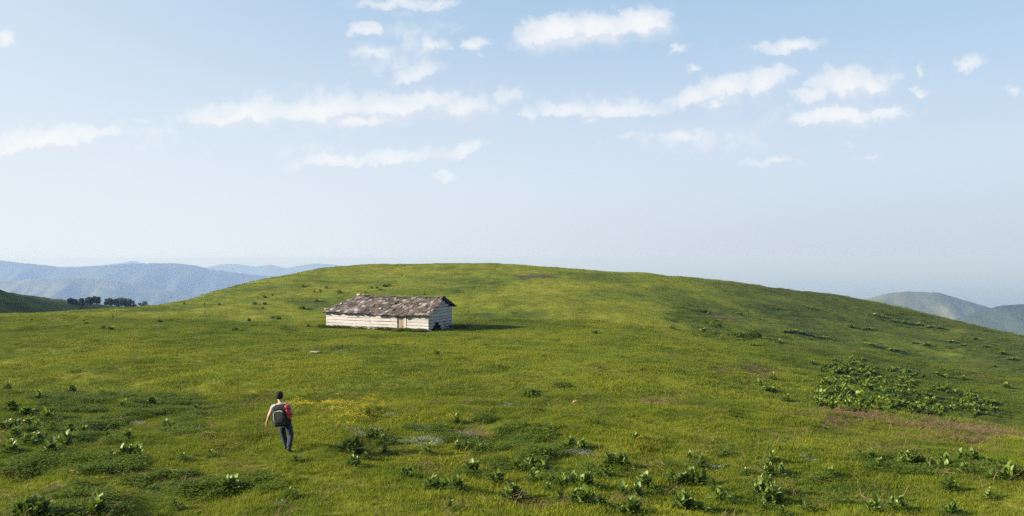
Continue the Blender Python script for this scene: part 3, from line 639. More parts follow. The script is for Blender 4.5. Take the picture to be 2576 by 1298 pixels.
# dark leafy herbs in patches
c_h1 = proto([blades(30, .16, .02, .15, .021, 1, 60+k, 'leaf') for k in range(5)], M_HERB, 'near_herb')
c_h2 = proto([blades(34, .28, .03, .22, .042, 1, 70+k, 'leaf') for k in range(5)], M_HERB, 'mid_herb')
def herbs(n, y0, y1, thr):
    x, y = wedge(n, y0, y1); m = mask(HERB, x, y, 1.2); cl = fbm(x*1.1+5, y*.9, 4)
    keep = (m*sstep(.33, .66, cl)*1.2 > thr + rs.rand(n)*.75) & ~in_barn(x, y, .05); x, y = x[keep], y[keep]
    return np.stack([x, y, height(x, y)], 1), .55 + .75*rs.rand(len(x))
Hn = herbs(120000, 15, 40, .05); Hf = herbs(120000, 40, 170, .10)
scatter('ground_cover', Hn[0], Hn[1], c_h1, 5, 4, 'dark green low herbs growing in patches among the grass')
scatter('ground_cover', Hf[0], Hf[1]*.9, c_h2, 5, 5, 'dark green herb patches on the middle slope')
# weeds at the foot of the barn walls and the two dark weedy clumps
wx_, wy_ = [], []
for (p0, p1, q, n, jit) in ((-.9, .2, -.1, 40, .3), (.0, 3.2, -.28, 90, .14), (3.5, 7.8, -.22, 30, .10), (6.4, 8.2, -.3, 60, .14), (8.9, 11.9, -.85, 150, .32), (BL+.15, BL+1.3, 4.9, 130, .55)):
    for _ in range(n):
        v = BM @ Vector((rb.uniform(p0, p1), q + rb.gauss(0, jit), 0)); wx_.append(v.x); wy_.append(v.y)
wx_ = np.array(wx_); wy_ = np.array(wy_); k_ = ~in_barn(wx_, wy_, .06); wx_, wy_ = wx_[k_], wy_[k_]
scatter('weeds', np.stack([wx_, wy_, height(wx_, wy_)], 1), .8 + .9*rs.rand(len(wx_)), c_h2, 5, 6, 'dark weeds along the foot of the barn walls')
# flowers and dead stalks
def petals(n, spread, h0, h1, w, seed): return blades(n, spread, h0, h1, w, 1, seed, 'leaf')
c_y = proto([petals(10, .13, .08, .17, .017, 80+k) for k in range(4)], M_YELLOW, 'yellow_bloom')
c_p = proto([petals(26, .16, .06, .12, .012, 90+k) for k in range(4)], M_PALE, 'pale_bloom')
YEL = [ell(*e) for e in [(731,808,1003,1024,.8),(822,884,1016,1040,1),(860,952,1034,1060,1),(780,850,1008,1030,.7),(1107,1142,1048,1060,.9),(1344,1413,1083,1095,.9),(1145,1177,1135,1147,.9),(187,268,1192,1219,.5),(415,442,1192,1208,.6),(1600,1626,1105,1112,.8),(840,900,1050,1075,.35),(740,960,1000,1070,.3),(960,1120,1040,1075,.18)]]
PAL = [ell(*e) for e in [(1037,1100,1075,1088,1),(990,1142,1104,1128,.9),(1138,1206,1093,1112,.9),(1430,1530,1139,1160,.8),(1037,1085,1208,1230,.6),(970,1000,1042,1050,.7),(520,555,962,968,.8),(330,370,1065,1075,.5),(1790,1830,1172,1186,.6),(690,800,1240,1290,.35),(2000,2100,1150,1175,.3),(860,960,1075,1100,.4),(1680,1760,1195,1212,.4),(1250,1330,1015,1030,.35)]]
def blooms(L, n, dens, col, seed, name, lab, s=1.0):
    x, y = wedge(n, 15, 60); m = mask(L, x, y, .8); keep = m > rs.rand(n)/dens; x, y = x[keep], y[keep]
    scatter(name, np.stack([x, y, height(x, y)], 1), s*(.7 + .6*rs.rand(len(x))), col, 4, seed, lab)
blooms(YEL, 90000, .55, c_y, 8, 'yellow_flowers', 'drifts of tiny yellow flowers in the grass past the hiker', 1.0)
blooms(PAL, 90000, .5, c_p, 9, 'pale_flowers', 'greyish pale blue carpets of tiny flowers in the grass')
def straws(n, spread, seed, L=.5, w=.006):
    r = np.random.RandomState(seed); V = []; F = []
    for i in range(n):
        x, y = r.randn(2)*spread; a = r.rand()*6.283; l = L*(.3+r.rand()); z = .02+.10*r.rand(); e = z + r.uniform(-.05, .14)*(1 if r.rand() < .85 else 2.2); k = len(V); c, s = math.cos(a), math.sin(a)
        V += [(x-s*w, y+c*w, z), (x+s*w, y-c*w, z+.004), (x+c*l+s*w*.6, y+s*l-c*w*.6, e), (x+c*l-s*w*.6, y+s*l+c*w*.6, e+.004)]; F += [(k, k+1, k+2), (k, k+2, k+3)]
    return fast_mesh('straw', np.array(V), np.array(F), False)
c_s = proto([straws(16, .22, 100+k) for k in range(5)], M_STRAW, 'stalks'); 
xs1, ys1 = wedge(60000, 15, 60); m_ = mask(DIRT, xs1, ys1, 1.7); k_ = m_*.5 > rs.rand(len(xs1)) + .08; xs1, ys1 = xs1[k_], ys1[k_]
xs2, ys2 = wedge(520, 16, 42); xs1 = np.r_[xs1, xs2]; ys1 = np.r_[ys1, ys2]
scatter('dead_stalks', np.stack([xs1, ys1, height(xs1, ys1)], 1), .6 + .7*rs.rand(len(xs1)), c_s, 5, 10, 'brown dead bracken stalks lying over bare soil')

# ---------------------------------------------------------------- broad-leaved plants, one object each
def leaf_mesh(seed, L=1.0, W=.30):
    r = random.Random(seed); vs = []; fs = []; n = 5; dr = r.uniform(.10, .45); tw = r.uniform(-.25, .25)
    for i in range(n+1):
        t = i/n; w = W*.5*(math.sin(math.pi*min(1, t*.92+.06))**.75)*(1 if t < 1 else .05); x = L*t*(1-.10*dr*t); z = -dr*L*t*t*.8 + .05*L*math.sin(t*3.1)
        f = .35*w; a = tw*t
        for s in (-1, 0, 1): vs.append((x, s*w*math.cos(a), z + (f if s else 0) + s*w*math.sin(a)))
    for i in range(n):
        for k in (0, 1): a = i*3+k; fs.append((a, a+3, a+4, a+1))
    return mesh_of('leaf', vs, fs, True)
LEAVES = [leaf_mesh(200+k, 1.0, .40+.035*k) for k in range(7)]
for m in LEAVES: m.materials.append(M_LEAF)
def rosette(r, width, hgt):
    """leaf transforms for a bushy clump of the given width and height (metres): several leafy shoots"""
    out = []; ns = max(2, int(round(2.4*width/.20 + 2.6*max(0, width-.35)/.20))); el_ = r.uniform(.5, .75)
    for k in range(ns):
        a = r.uniform(0, 6.283); q = math.sqrt(r.random()); ox = math.cos(a)*q*max(.02, width/2-.11); oy = math.sin(a)*q*max(.02, width/2-.11)*el_
        h = hgt*(1.05 - .35*q)*r.uniform(.75, 1.15); n = r.randint(6, 8); ph = r.uniform(0, 6.283)
        for i in range(n):
            f = i/(n-1); az = ph + i*2.4; pitch = R(28 + 50*f + r.uniform(-14, 14)); L = h*(.70 - .14*f)*r.uniform(.75, 1.2)
            z = h*.55*f*r.uniform(.7, 1.1)
            out.append((Vector((ox + ox*z*.35/max(width, .2), oy + oy*z*.35/max(width, .2), z - .015)), az, pitch, L))
    return out
def leaf_matrix(loc, az, pitch, L):
    return Matrix.Translation(loc) @ Matrix.Rotation(az, 4, 'Z') @ Matrix.Rotation(-pitch, 4, 'Y') @ Matrix.Diagonal((L, L, L, 1))
def joined(seed, width, hgt, mat, name):
    r = random.Random(seed); V = []; F = []
    for (loc, az, pi_, L) in rosette(r, width, hgt):
        M = leaf_matrix(loc, az, pi_, L); me = LEAVES[r.randrange(7)]; b = len(V); V += [tuple(M @ v.co) for v in me.vertices]; F += [tuple(b+i for i in f.vertices) for f in me.polygons]
    me = mesh_of(name, V, F, True); me.materials.append(mat); return me
FAR = [joined(300+k, .50, .40, M_LEAFFAR, 'leafy_plant') for k in range(8)]
rp = random.Random(21); UNDER = []
def plant(u, v, wpx, label, group, near=True, hk=1.0, wmin=.22):
    q = ground_at(u, v)
    if q is None: return
    x, y, z = q
    if in_barn(np.array([x]), np.array([y]), .3)[0]: return
    w = max(wmin, wpx/FPX*y*1.28); h = min(.62, .23 + .33*min(w, .8))*hk*rp.uniform(.9, 1.12)
    if y < 45:
        for _ in range(int(6 + 16*w)): a_ = rp.uniform(0, 6.283); q_ = math.sqrt(rp.random())*(w*.55 + .08); UNDER.append((x + math.cos(a_)*q_ + .06, y + math.sin(a_)*q_*.7))  # herb clumps added round each plant to darken its foot
    if near and y < 29.0:
        e = empty('leafy_plant', (x, y, z), rp.uniform(-.5, .5)); tag(e, label, 'plant', group)
        for (loc, az, pi_, L) in rosette(rp, w, h):
            o = link('leaf', LEAVES[rp.randrange(7)], None, e); o.matrix_local = leaf_matrix(loc, az, pi_, L)
    else:
        o = link('leafy_plant', FAR[rp.randrange(8)]); o.location = (x, y, z); s = w/.50; o.scale = (s, s*rp.uniform(.8, 1.1), h/.40); o.rotation_euler = (0, 0, rp.uniform(0, 6)); tag(o, label, 'plant', group)
def z4(x, y, w): return (.2677*x, 951.5+.2677*y, .2677*w)
def z5(x, y, w): return (689.5+.348*x, 965.3+.348*y, .348*w)
def z6(x, y, w): return (1585.9+.3843*x, 965.3+.3843*y, .3843*w)
def z7(x, y, w): return (1585.9+.3843*x, 689.5+.3843*y, .3843*w)
def z3(x, y, w): return (.3345*x, 620.5+.3345*y, .3345*w)
def zb(x, y, w): return (779.1+.1606*x, 710.2+.1606*y, .1606*w)
def batch(f, L, label, group, near=True, **kw):
    for e in L: plant(*f(*e[:3]), (e[3] if len(e) > 3 else label), group, near, **kw)
batch(z4, [(65,110,90),(350,220,120),(680,150,110),(955,150,80),(100,310,150),(240,370,170),(430,390,130)], 'leafy plant in the upper part of the dark herb patch beyond the hiker\'s empty hand', 'plants in the dark herb patch')
batch(z4, [(50,490,140),(130,480,120),(250,470,130),(340,485,120),(480,510,110),(640,520,110),(760,530,110),(150,565,120),(280,625,140),(380,605,120),(600,635,140),(670,600,100)], 'leafy plant crowded with others in the thickest row of the dark herb patch', 'plants in the dark herb patch')
batch(z4, [(480,700,140,'dark broad clump below the thickest row of herb patch plants'),(90,700,150,'sprawling plant with pale leaf tips at the bottom edge of the herb patch'),
  (1150,275,110,'thin pale sprig beside a rounded dark bush in the open grass'),(1425,260,130,'rounded dark leafy plant standing alone above a wider alone plant'),(1835,310,80,'small dark plant with a short shadow between the hiker and rounded plant'),
  (1590,480,150,'dense dark glossy plant with one bright leaf in open grass'),(1020,585,95,'low pale plant next to a twin stemmed one'),(1190,575,100,'twin stemmed light green plant in thin grass'),
  (1250,745,200,'wide dark rosette with upright pointed leaves in thin grass'),(1040,770,60,'small pale upright sprig beside the wide dark rosette'),(1710,770,50,'tiny pale sprig in bare looking grass behind the hiker'),(1980,755,40,'tiny single bright sprig in the grass behind the hiker'),
  (2140,1060,200,'tall bright leaved plant over brown dead leaves behind the hiker'),(290,1290,290,'very large dark rosette of long leaves in the lowest herbs'),(910,1292,220,'bright upright rosette between low herbs and a few thin dark blades'),(1640,1225,100,'plant of a few long thin dark blades in the low herbs')],
  '', 'single leafy plants on the near slope')
batch(z5, [(680,245,55,'little plant among the yellow flowers'),(710,395,95,'pale topped plant first in a short row of three behind the pale flowers'),(785,438,80,'middle plant of a short row of three'),(845,442,50,'smallest plant ending a short row of three'),
  (565,500,155,'broad dense plant with bright tops ahead of the hiker\'s feet'),(575,598,105,'bushy upright plant just below a broad dense plant'),(650,550,60,'faint small sprig between the broad dense plant and bushy upright plant'),
  (1105,512,75,'small pale plant alone in the grass below the pale flower carpet'),(970,685,105,'tilted bright rosette alone in smooth grass'),(1320,290,75,'light plant topping the herb patch beside yellow flowers'),
  (1430,655,125,'leafy plant in the dark herbs over a tufted one'),(1610,722,110,'low tufted plant at the lower edge of the dark herbs'),(1725,842,145,'big fan of long bright leaves above the straw'),
  (2070,842,80,'slim upright pale plant next to a large bright rosette'),(2240,885,175,'large bright rosette with one tall leaf beside straw'),(2370,892,90,'low leafy tuft at the end of the straw'),(2520,812,60,'thin light sprig in grass between larger rosettes'),(2530,957,110,'bright rosette on the grass past the end of the straw'),
  (2070,725,40,'little sprig squeezed below a long leafy bank'),(1870,712,40,'lone tiny sprig beneath a pale leafy bank'),(1270,912,50,'dark small plant beside a bare soil spot'),(105,812,45,'thin dark sprout in plain grass below the hiker'),(800,502,40,'dark twiggy sprout beside a broad plant shadow'),(150,562,30,'curled low leaf sprout right behind the hiker\'s boots')],
  '', 'single leafy plants on the near slope')
batch(z5, [(1160,772,120),(1245,772,120),(1325,776,110)], 'plant in the joined row of three with pale upright tips', 'row of three joined plants')
batch(z5, [(1740,620,110),(1845,640,140),(1940,655,120)], 'plant in the pale leafy bank behind the dark herbs', 'pale leafy bank')
batch(z5, [(2010,722,90),(2090,742,130),(2165,742,120),(2250,745,130),(1990,790,100),(2290,672,80),(2390,682,105)], 'plant in the long leafy bank above the large bright rosettes', 'long leafy bank')
batch(z5, [(1500,492,95),(1330,482,80),(1410,480,80),(2140,472,100),(2225,492,105),(2440,602,130),(2530,604,120)], 'plant rooted in the dark herbs beside the pale flower carpets', 'plants at the dark herbs')
batch(z6, [(40,372,55,'small plant beside a spot of yellow flowers on open grass'),(390,490,40,'tiny low sprig in the grass above a joined pair'),(600,478,62,'flat little plant alone in open grass'),(920,517,64,'round small plant above a dark two headed plant'),(465,552,64,'upright small plant near brown litter'),
  (750,602,32,'single thin upright leaf in open grass'),(905,602,110,'dark two headed plant, larger head'),(985,612,72,'dark two headed plant, smaller head'),(1315,612,72,'medium plant with a trail of low herbs beside it'),
  (870,722,135,'pale dense plant above its darker twin'),(930,792,140,'darker lower twin beneath the pale dense plant'),(870,822,52,'faint low tuft under the darker twin'),(590,762,95,'loose plant of scattered leaves'),(545,702,32,'thin pale blade over the loose plant'),(655,792,72,'brownish ragged tuft by the loose plant'),
  (340,832,140,'tall pale topped rosette joined to a darker one'),(440,842,120,'darker rosette joined to the tall pale topped one'),(20,866,150,'dark spiky rosette beside the tall pale topped rosette'),(990,872,62,'small plant just below the faint low tuft'),(1150,837,52,'dim small plant in a grass hollow'),
  (1590,847,115,'bright upright plant beside a wide dark one'),(1740,827,125,'wide dark plant with a broad shadow beside a bright upright one'),(2095,866,118,'dark spiky plant alone on smooth bright grass'),(2105,702,92,'pale plant on smooth bright grass under the straggling band'),(2335,757,74,'small bright plant on smooth grass below the straggling band'),(1630,557,62,'little light plant below the brown fringe')],
  '', 'single leafy plants on the near slope')
batch(z6, [(100,682,125),(270,652,85),(385,652,130),(455,650,95),(160,722,85),(50,752,120)], 'plant of the scattered cluster beside the grey flower patch', 'scattered cluster of pale plants')
batch(z6, [(1500,482,45),(1580,492,55),(1775,492,55),(1800,542,125),(1885,532,100),(1960,562,75),(2060,552,115),(2170,497,85),(2235,512,85),(2180,592,85),(2330,542,75),(2400,562,75),(2370,622,72),(2490,622,130),(2560,624,90)], 'plant in the straggling band below the brown bracken litter', 'straggling band of plants')
# far plants on the hill
batch(z7, [(900,772,110),(845,732,60),(1020,832,60),(1050,742,30),(930,692,50),(1190,592,60),(800,470,40),(970,452,42)], 'leafy plant standing apart from the dense patch on the dim slope', 'plants around the dense patch', False)
batch(z7, [(1000,382,70),(1060,385,90),(1120,395,80),(1170,412,80),(1270,422,50),(1690,502,70),(1740,505,60),(1580,472,70),(1540,465,50),(1450,352,70),(1550,362,80),(1600,272,60),(1650,285,50),(1720,312,70),(1790,325,70),(1880,335,70),(1950,352,80),(2030,360,60),(1200,232,50),(1160,225,30),(960,232,30),(705,267,60),(560,312,70),(560,345,90),(470,382,70),(270,357,40),(510,265,30),(2100,450,80),(2180,470,70),(2250,430,60),(1930,470,70),(1860,455,60),(2330,480,80),(2420,520,80),(2500,560,80),(2380,610,50),(2170,690,50),(2000,662,70),(2070,680,50),(2450,745,70)], 'leafy tuft on the upper dim side of the grassy hill', 'tufts on the dim hillside', False)
batch(z3, [(235,558,20),(630,565,20),(648,585,40),(848,535,25),(775,620,40),(830,625,50),(1195,572,60),(1285,560,20),(1765,632,50),(1870,562,40),(1910,575,20)], 'leafy tuft in the bright grass between the barn and the shaded hill', 'tufts on the bright meadow', False)
batch(z3, [(2055,540,45),(2098,548,50),(2275,470,70),(2320,475,20),(2380,415,35),(2315,605,40),(2410,335,25),(2365,340,20),(2455,315,30),(2275,305,30),(2555,345,45),(1650,440,25),(1975,470,25),(1990,435,40),(1915,435,45),(1990,385,40),(2050,372,25),(1940,388,20),(1385,435,20),(1540,440,15),(1540,500,15)], 'leafy tuft on the hillside beside the hipped end of the barn', 'tufts beside the barn', False)
batch(zb, [(70,155,38),(170,155,48),(480,180,90),(875,165,60),(260,100,40),(970,95,60),(1050,98,60),(1110,128,90),(1190,70,110),(1240,50,60),(110,300,60),(1800,195,40)], 'leafy tuft on the slope behind the barn roof', 'tufts behind the barn', False)
for (u, v, w, lab) in ((1097, 893, 22, 'small dark tuft in the open grass below the barn door'), (1497, 839, 16, 'small dark tuft at the tip of the barn shadow')): plant(u, v, w, lab, 'tufts near the barn', False)
U_ = np.array(UNDER); scatter('undergrowth', np.stack([U_[:, 0], U_[:, 1], height(U_[:, 0], U_[:, 1])], 1), .5 + .55*rs.rand(len(U_)), c_h1, 5, 12, 'dark herbs added at the feet of the leafy plants to darken the ground')
# dense patch on the dim slope
poly = [(2062,925),(2090,905),(2165,905),(2200,925),(2290,930),(2340,960),(2430,985),(2520,1030),(2500,1050),(2400,1048),(2300,1045),(2200,1040),(2110,1040),(2045,1020),(2050,985),(2075,960)]
def inside(u, v):
    c = False; j = len(poly)-1
    for i in range(len(poly)):
        if (poly[i][1] > v) != (poly[j][1] > v) and u < (poly[j][0]-poly[i][0])*(v-poly[i][1])/(poly[j][1]-poly[i][1])+poly[i][0]: c = not c
        j = i
    return c
n_ = 0; tries = 0; extra = []
while tries < 4000 and n_ + len(extra) < 520:
    tries += 1; u, v = rp.uniform(2040, 2525), rp.uniform(900, 1052)
    if not inside(u, v) or fbm(np.array(u*.022), np.array(v*.05), 2) < .34: continue
    if n_ < 105: plant(u, v, rp.uniform(16, 32), 'leafy plant in the dense patch above the brown bracken litter', 'dense patch of leafy plants', False); n_ += 1
    else:
        q = ground_at(u, v)
        if q: extra.append(q)
V, F = [], []
for (x, y, z) in extra:
    me = FAR[rp.randrange(8)]; s = rp.uniform(.7, 1.3); M = Matrix.Translation((x, y, z)) @ Matrix.Rotation(rp.uniform(0, 6), 4, 'Z') @ Matrix.Diagonal((s, s, s*.85, 1)); b = len(V)
    V += [tuple(M @ v.co) for v in me.vertices]; F += [tuple(b+i for i in f.vertices) for f in me.polygons]
o = link('leafy_plants', mesh_of('leafy_plants', V, F, True), M_LEAFFAR); o['kind'] = 'stuff'; o['label'] = 'undergrowth filling the dense leafy patch on the dim slope'
# two dark rounded shrubs on the dim side of the hill
def shrub(name, x, y, z, rx, ry, h, mat, n, label, cat, group=None, lw=.07):
    r = np.random.RandomState(int(abs(x*7+y*3)) % 9999); e = empty(name, (x, y, z)); tag(e, label, cat, group)
    a = r.rand(n)*6.283; k = np.sqrt(r.rand(n)); t = r.rand(n)**.7; px_ = rx*k*np.cos(a); py_ = ry*k*np.sin(a); top = h*np.sqrt(np.maximum(0, 1-k**2))*(.55+.7*fbm(px_*2.2+x, py_*2.2+y, 2)); pz = top*t+.02
    C = np.stack([px_, py_, pz], 1); d1 = r.randn(n, 3); d1 /= np.linalg.norm(d1, axis=1)[:, None]; d2 = np.cross(d1, r.randn(n, 3)); d2 /= np.linalg.norm(d2, axis=1)[:, None]
    s = lw*(.6+.8*r.rand(n))[:, None]; V = np.stack([C-d1*s, C+d2*s*.5, C+d1*s, C-d2*s*.5], 1).reshape(-1, 3)
    link('foliage', fast_mesh('foliage', V, np.arange(4*n).reshape(n, 4), False), mat, e)
    sv = []; sf = []
    for i in range(7):
        b = len(sv); an = r.rand()*6.28; ex, ey, ez = rx*.6*math.cos(an), ry*.6*math.sin(an), h*.7
        sv += [(-.03, 0, -.05), (.03, 0, -.05), (ex, ey, ez), (0, .03, -.05)]; sf += [(b, b+1, b+2), (b+1, b+3, b+2), (b+3, b, b+2)]
    link('stem', mesh_of('stem', sv, sf), M_BARK, e); return e
for (x7, y7, w7, h_, lab) in ((800, 412, 120, 1.0, 'dark rounded shrub in the fold of the dim hillside'), (670, 405, 150, .55, 'low spreading dark shrub beside the rounded one'), (545, 350, 110, .7, 'dark green shrub with a pale leafy top on the dim hillside'), (470, 245, 80, .5, 'small dark shrub higher on the dim hillside')):
    u, v, w = z7(x7, y7, w7); q = ground_at(u, v)
    shrub('shrub', q[0], q[1], q[2]-.05, w/FPX*q[1]/2, w/FPX*q[1]/3, h_, M_HERB, 1600, lab, 'shrub', 'shrubs on the dim hillside')
q = ground_at(1336, 998); shrub('shrub', q[0], q[1], q[2]-.05, .45, .35, .35, M_HERB, 700, 'low dark bush alone in the grass above the herb patch', 'shrub')
# stones on the meadow
q = ground_at(1447, 1015); o = link('boulder', rock_mesh('boulder', .13, .12, .09, 5), M_REDSTONE); o.location = (q[0], q[1], q[2]+.055); tag(o, 'rounded reddish brown stone lying alone in the grass', 'stone')
q = ground_at(792, 888); o = link('flat_stone', rock_mesh('flat_stone', .42, .22, .06, 6), M_GREYSTONE); o.location = (q[0], q[1], q[2]+.06); tag(o, 'flat grey stone slab in the grass below the barn', 'stone')
# trees along the shaded hill
def tree(u, vtop, w, d, label, seed):
    r = random.Random(seed); k = (u-UC)/FPX; y = d; x = k*y; z = float(hill_z(np.array([x]), np.array([y]))[0]) - .1
    top = EZ - (vtop-VH)/FPX*d; H = max(2.2, top - z); W = w/FPX*d/2
    e = empty('tree', (x, y, z)); tag(e, label, 'tree', 'trees on the shaded hill')
    vs = []; fs = []
    def limb(a, b, r0, r1):
        a = Vector(a); b = Vector(b); t = (b-a).normalized(); s = t.orthogonal().normalized(); c = t.cross(s); n0 = len(vs)
        for (p, rr) in ((a, r0), ((a+b)/2+Vector((r.gauss(0, .06), r.gauss(0, .06), 0))*H*.2, (r0+r1)/2), (b, r1)):
            for i in range(6): an = i*math.pi/3; vs.append(tuple(p + (s*math.cos(an)+c*math.sin(an))*rr))
        for j in range(2):
            for i in range(6): a0 = n0+j*6+i; a1 = n0+j*6+(i+1) % 6; fs.append((a0, a1, a1+6, a0+6))
    limb((0, 0, -.3), (r.gauss(0, .1), r.gauss(0, .1), H*.72), .035*H, .012*H); ends = [(0, 0, H*.84), (0, 0, H*.66), (0, 0, H*.45)]
    for i in range(11):
        an = i*2.4 + r.random(); z0_ = H*r.uniform(.12, .45); ez = H*(.22 + .60*i/10 + r.uniform(-.05, .05)); rr = W*r.uniform(.45, .75)*(1.15-1.0*abs(ez/H-.5)); p = (rr*math.cos(an), rr*math.sin(an), ez); limb((0, 0, z0_), p, .014*H, .005*H); ends.append(p)
    link('trunk', mesh_of('trunk', vs, fs), M_BARK, e)
    rn = np.random.RandomState(seed); C = []
    for p in ends:
        n = 210; q_ = rn.randn(n, 3); q_ /= np.linalg.norm(q_, axis=1)[:, None]; q_ *= (rn.rand(n)**.45)[:, None]; sc = W*r.uniform(.24, .50); C.append(np.array(p) + q_*np.array([sc, sc, min(sc*.9, H*.2)]))
    C = np.concatenate(C); C[:, 2] = np.maximum(C[:, 2], H*.06); n = len(C); d1 = rn.randn(n, 3); d1 /= np.linalg.norm(d1, axis=1)[:, None]; d2 = np.cross(d1, rn.randn(n, 3)); d2 /= np.linalg.norm(d2, axis=1)[:, None]; s = .17*(.6+.8*rn.rand(n))[:, None]
    V = np.stack([C-d1*s, C+d2*s*.6, C+d1*s, C-d2*s*.6], 1).reshape(-1, 3)
    link('crown', fast_mesh('crown', V, np.arange(4*n).reshape(n, 4), False), M_TREE, e)
for i, (u, vt, w, d, lab) in enumerate([(177,750,17,226,'small round tree first on the shaded ridge'),(190,754,10,231,'tiny tree between two small trees on the shaded ridge'),(204,750,16,238,'small open crowned tree next to the tiny one'),(237,745,34,262,'medium dark tree standing apart with a leaning crown'),(222,760,22,252,'low bushy tree at the foot of the medium dark tree'),
   (273,750,26,290,'narrow dark tree at the edge of the dense clump'),(289,752,24,298,'middle tree of the dense clump'),(306,748,36,306,'tallest broad tree of the dense clump'),(326,752,30,318,'outer broad tree of the dense clump'),(341,766,10,322,'tiny shrub sized tree between the clump and last tree'),(361,756,30,345,'last rounded tree just above the meadow edge')]):
    tree(u, vt, w, d, lab, 500+i)
# ---------------------------------------------------------------- hiker and backpack
def skin(name, pts, edges, mat, parent, root, sub=2):
    me = bpy.data.meshes.new(name); keys = list(pts); ix = {k: i for i, k in enumerate(keys)}
    me.from_pydata([pts[k][0] for k in keys], [(ix[a], ix[b]) for a, b in edges], []); ob = bpy.data.objects.new(name + '_tmp', me); COL.objects.link(ob)
    md = ob.modifiers.new('s', 'SKIN'); md.use_smooth_shade = True; md.branch_smoothing = .3
    for k in keys:
        sv = me.skin_vertices[0].data[ix[k]]; rr = pts[k][1]; sv.radius = rr if isinstance(rr, tuple) else (rr, rr); sv.use_root = (k == root); sv.use_loose = False
    ob.modifiers.new('u', 'SUBSURF').levels = sub; ob.modifiers['u'].render_levels = sub
    bpy.context.view_layer.update(); dg = bpy.context.evaluated_depsgraph_get(); out = bpy.data.meshes.new_from_object(ob.evaluated_get(dg)); out.name = name
    bpy.data.objects.remove(ob); out.materials.clear(); out.materials.append(mat)
    for p in out.polygons: p.use_smooth = True
    return link(name, out, None, parent)
M_SKIN = simple('skin', (0.36, 0.20, 0.13), .5, .4, (0.42, 0.24, 0.16)); M_HAIR = simple('black_hair', (0.007, 0.006, 0.005), .75, .12, (0.014, .012, .010), .6, 60)
M_SHIRT = simple('pale_grey_shirt', (0.21, 0.21, 0.22), .85, .1, (0.31, 0.31, 0.315), .5, 14); M_JEANS = simple('dark_jeans', (0.018, 0.022, 0.032), .85, .15, (0.036, 0.044, 0.060), .8, 12)
M_SHOE = simple('black_shoe', (0.014, 0.014, 0.016), .6, .3, (0.03, .03, .03)); M_SOLE = simple('shoe_sole', (0.05, 0.05, 0.05), .8, .2)
M_PACK = simple('charcoal_pack', (0.010, 0.012, 0.012), .85, .12, (0.022, 0.026, 0.024), .4, 14); M_POCKET = simple('grey_green_pocket', (0.014, 0.018, 0.015), .85, .12, (0.040, 0.045, 0.036), .6, 18)
M_PIPE = simple('pale_piping', (0.30, 0.31, 0.29), .7, .2, (0.38, .38, .36)); M_RED = simple('red_mat', (0.42, 0.022, 0.030), .7, .25, (0.55, 0.04, 0.05), .6, 16); M_BLUE = simple('blue_cloth', (0.05, 0.09, 0.30), .8, .2, (0.09, 0.13, 0.38)); M_STRAP = simple('black_strap', (0.012, 0.012, 0.013), .7, .2)
fx, fy, fz = ground_at(713, 1141)
man = empty('person', (fx, fy, fz), R(-3)); man.scale = (1.03, 1.0, .93)
tag(man, 'person in pale grey t-shirt and dark jeans walking uphill with a backpack', 'person')
def gz(lx, ly): c, s = math.cos(R(-3)), math.sin(R(-3)); return float(height(np.array([fx+c*lx-s*ly]), np.array([fy+s*lx+c*ly]))[0]) - fz
zl = gz(-.04, .46); zr = gz(.22, -.18)
J = {
 'pelvis': ((.02, .08, .93), (.135, .105)), 'waist': ((-.005, .085, 1.08), (.135, .100)), 'chest': ((-.05, .10, 1.28), (.165, .115)), 'upper': ((-.09, .115, 1.42), (.150, .095)),
 'neck0': ((-.125, .13, 1.52), .062), 'neck1': ((-.145, .15, 1.585), .058), 'head0': ((-.155, .165, 1.640), (.088, .100)), 'head1': ((-.160, .165, 1.72), (.098, .112)), 'head2': ((-.163, .160, 1.775), (.066, .080)),
 'nose': ((-.150, .275, 1.675), .014), 'earl': ((-.258, .160, 1.680), .018), 'earr': ((-.060, .155, 1.685), .018),
 'shl': ((-.300, .10, 1.405), .070), 'ell': ((-.405, .045, 1.135), .050), 'wrl': ((-.500, .13, .905), .033), 'hal': ((-.520, .155, .835), (.040, .029)),
 'shr': ((.105, .115, 1.425), .066), 'elr': ((.20, .10, 1.16), .045), 'wrr': ((.13, .31, 1.26), .029), 'har': ((.095, .345, 1.32), (.034, .026)),
 'hipl': ((-.075, .09, .87), .095), 'knl': ((-.095, .30, .51), .062), 'anl': ((-.045, .40, .10+zl), .032), 'ftl': ((-.05, .53, .045+zl), .026),
 'hipr': ((.115, .07, .87), .095), 'knr': ((.185, .06, .50), .062), 'anr': ((.225, -.24, .17+zr), .032), 'ftr': ((.235, -.14, .04+zr), .026),
}
E_ = [('pelvis','waist'),('waist','chest'),('chest','upper'),('upper','neck0'),('neck0','neck1'),('neck1','head0'),('head0','head1'),('head1','head2'),('head1','nose'),('head1','earl'),('head1','earr'),
      ('upper','shl'),('shl','ell'),('ell','wrl'),('wrl','hal'),('upper','shr'),('shr','elr'),('elr','wrr'),('wrr','har'),('pelvis','hipl'),('hipl','knl'),('knl','anl'),('anl','ftl'),('pelvis','hipr'),('hipr','knr'),('knr','anr'),('anr','ftr')]
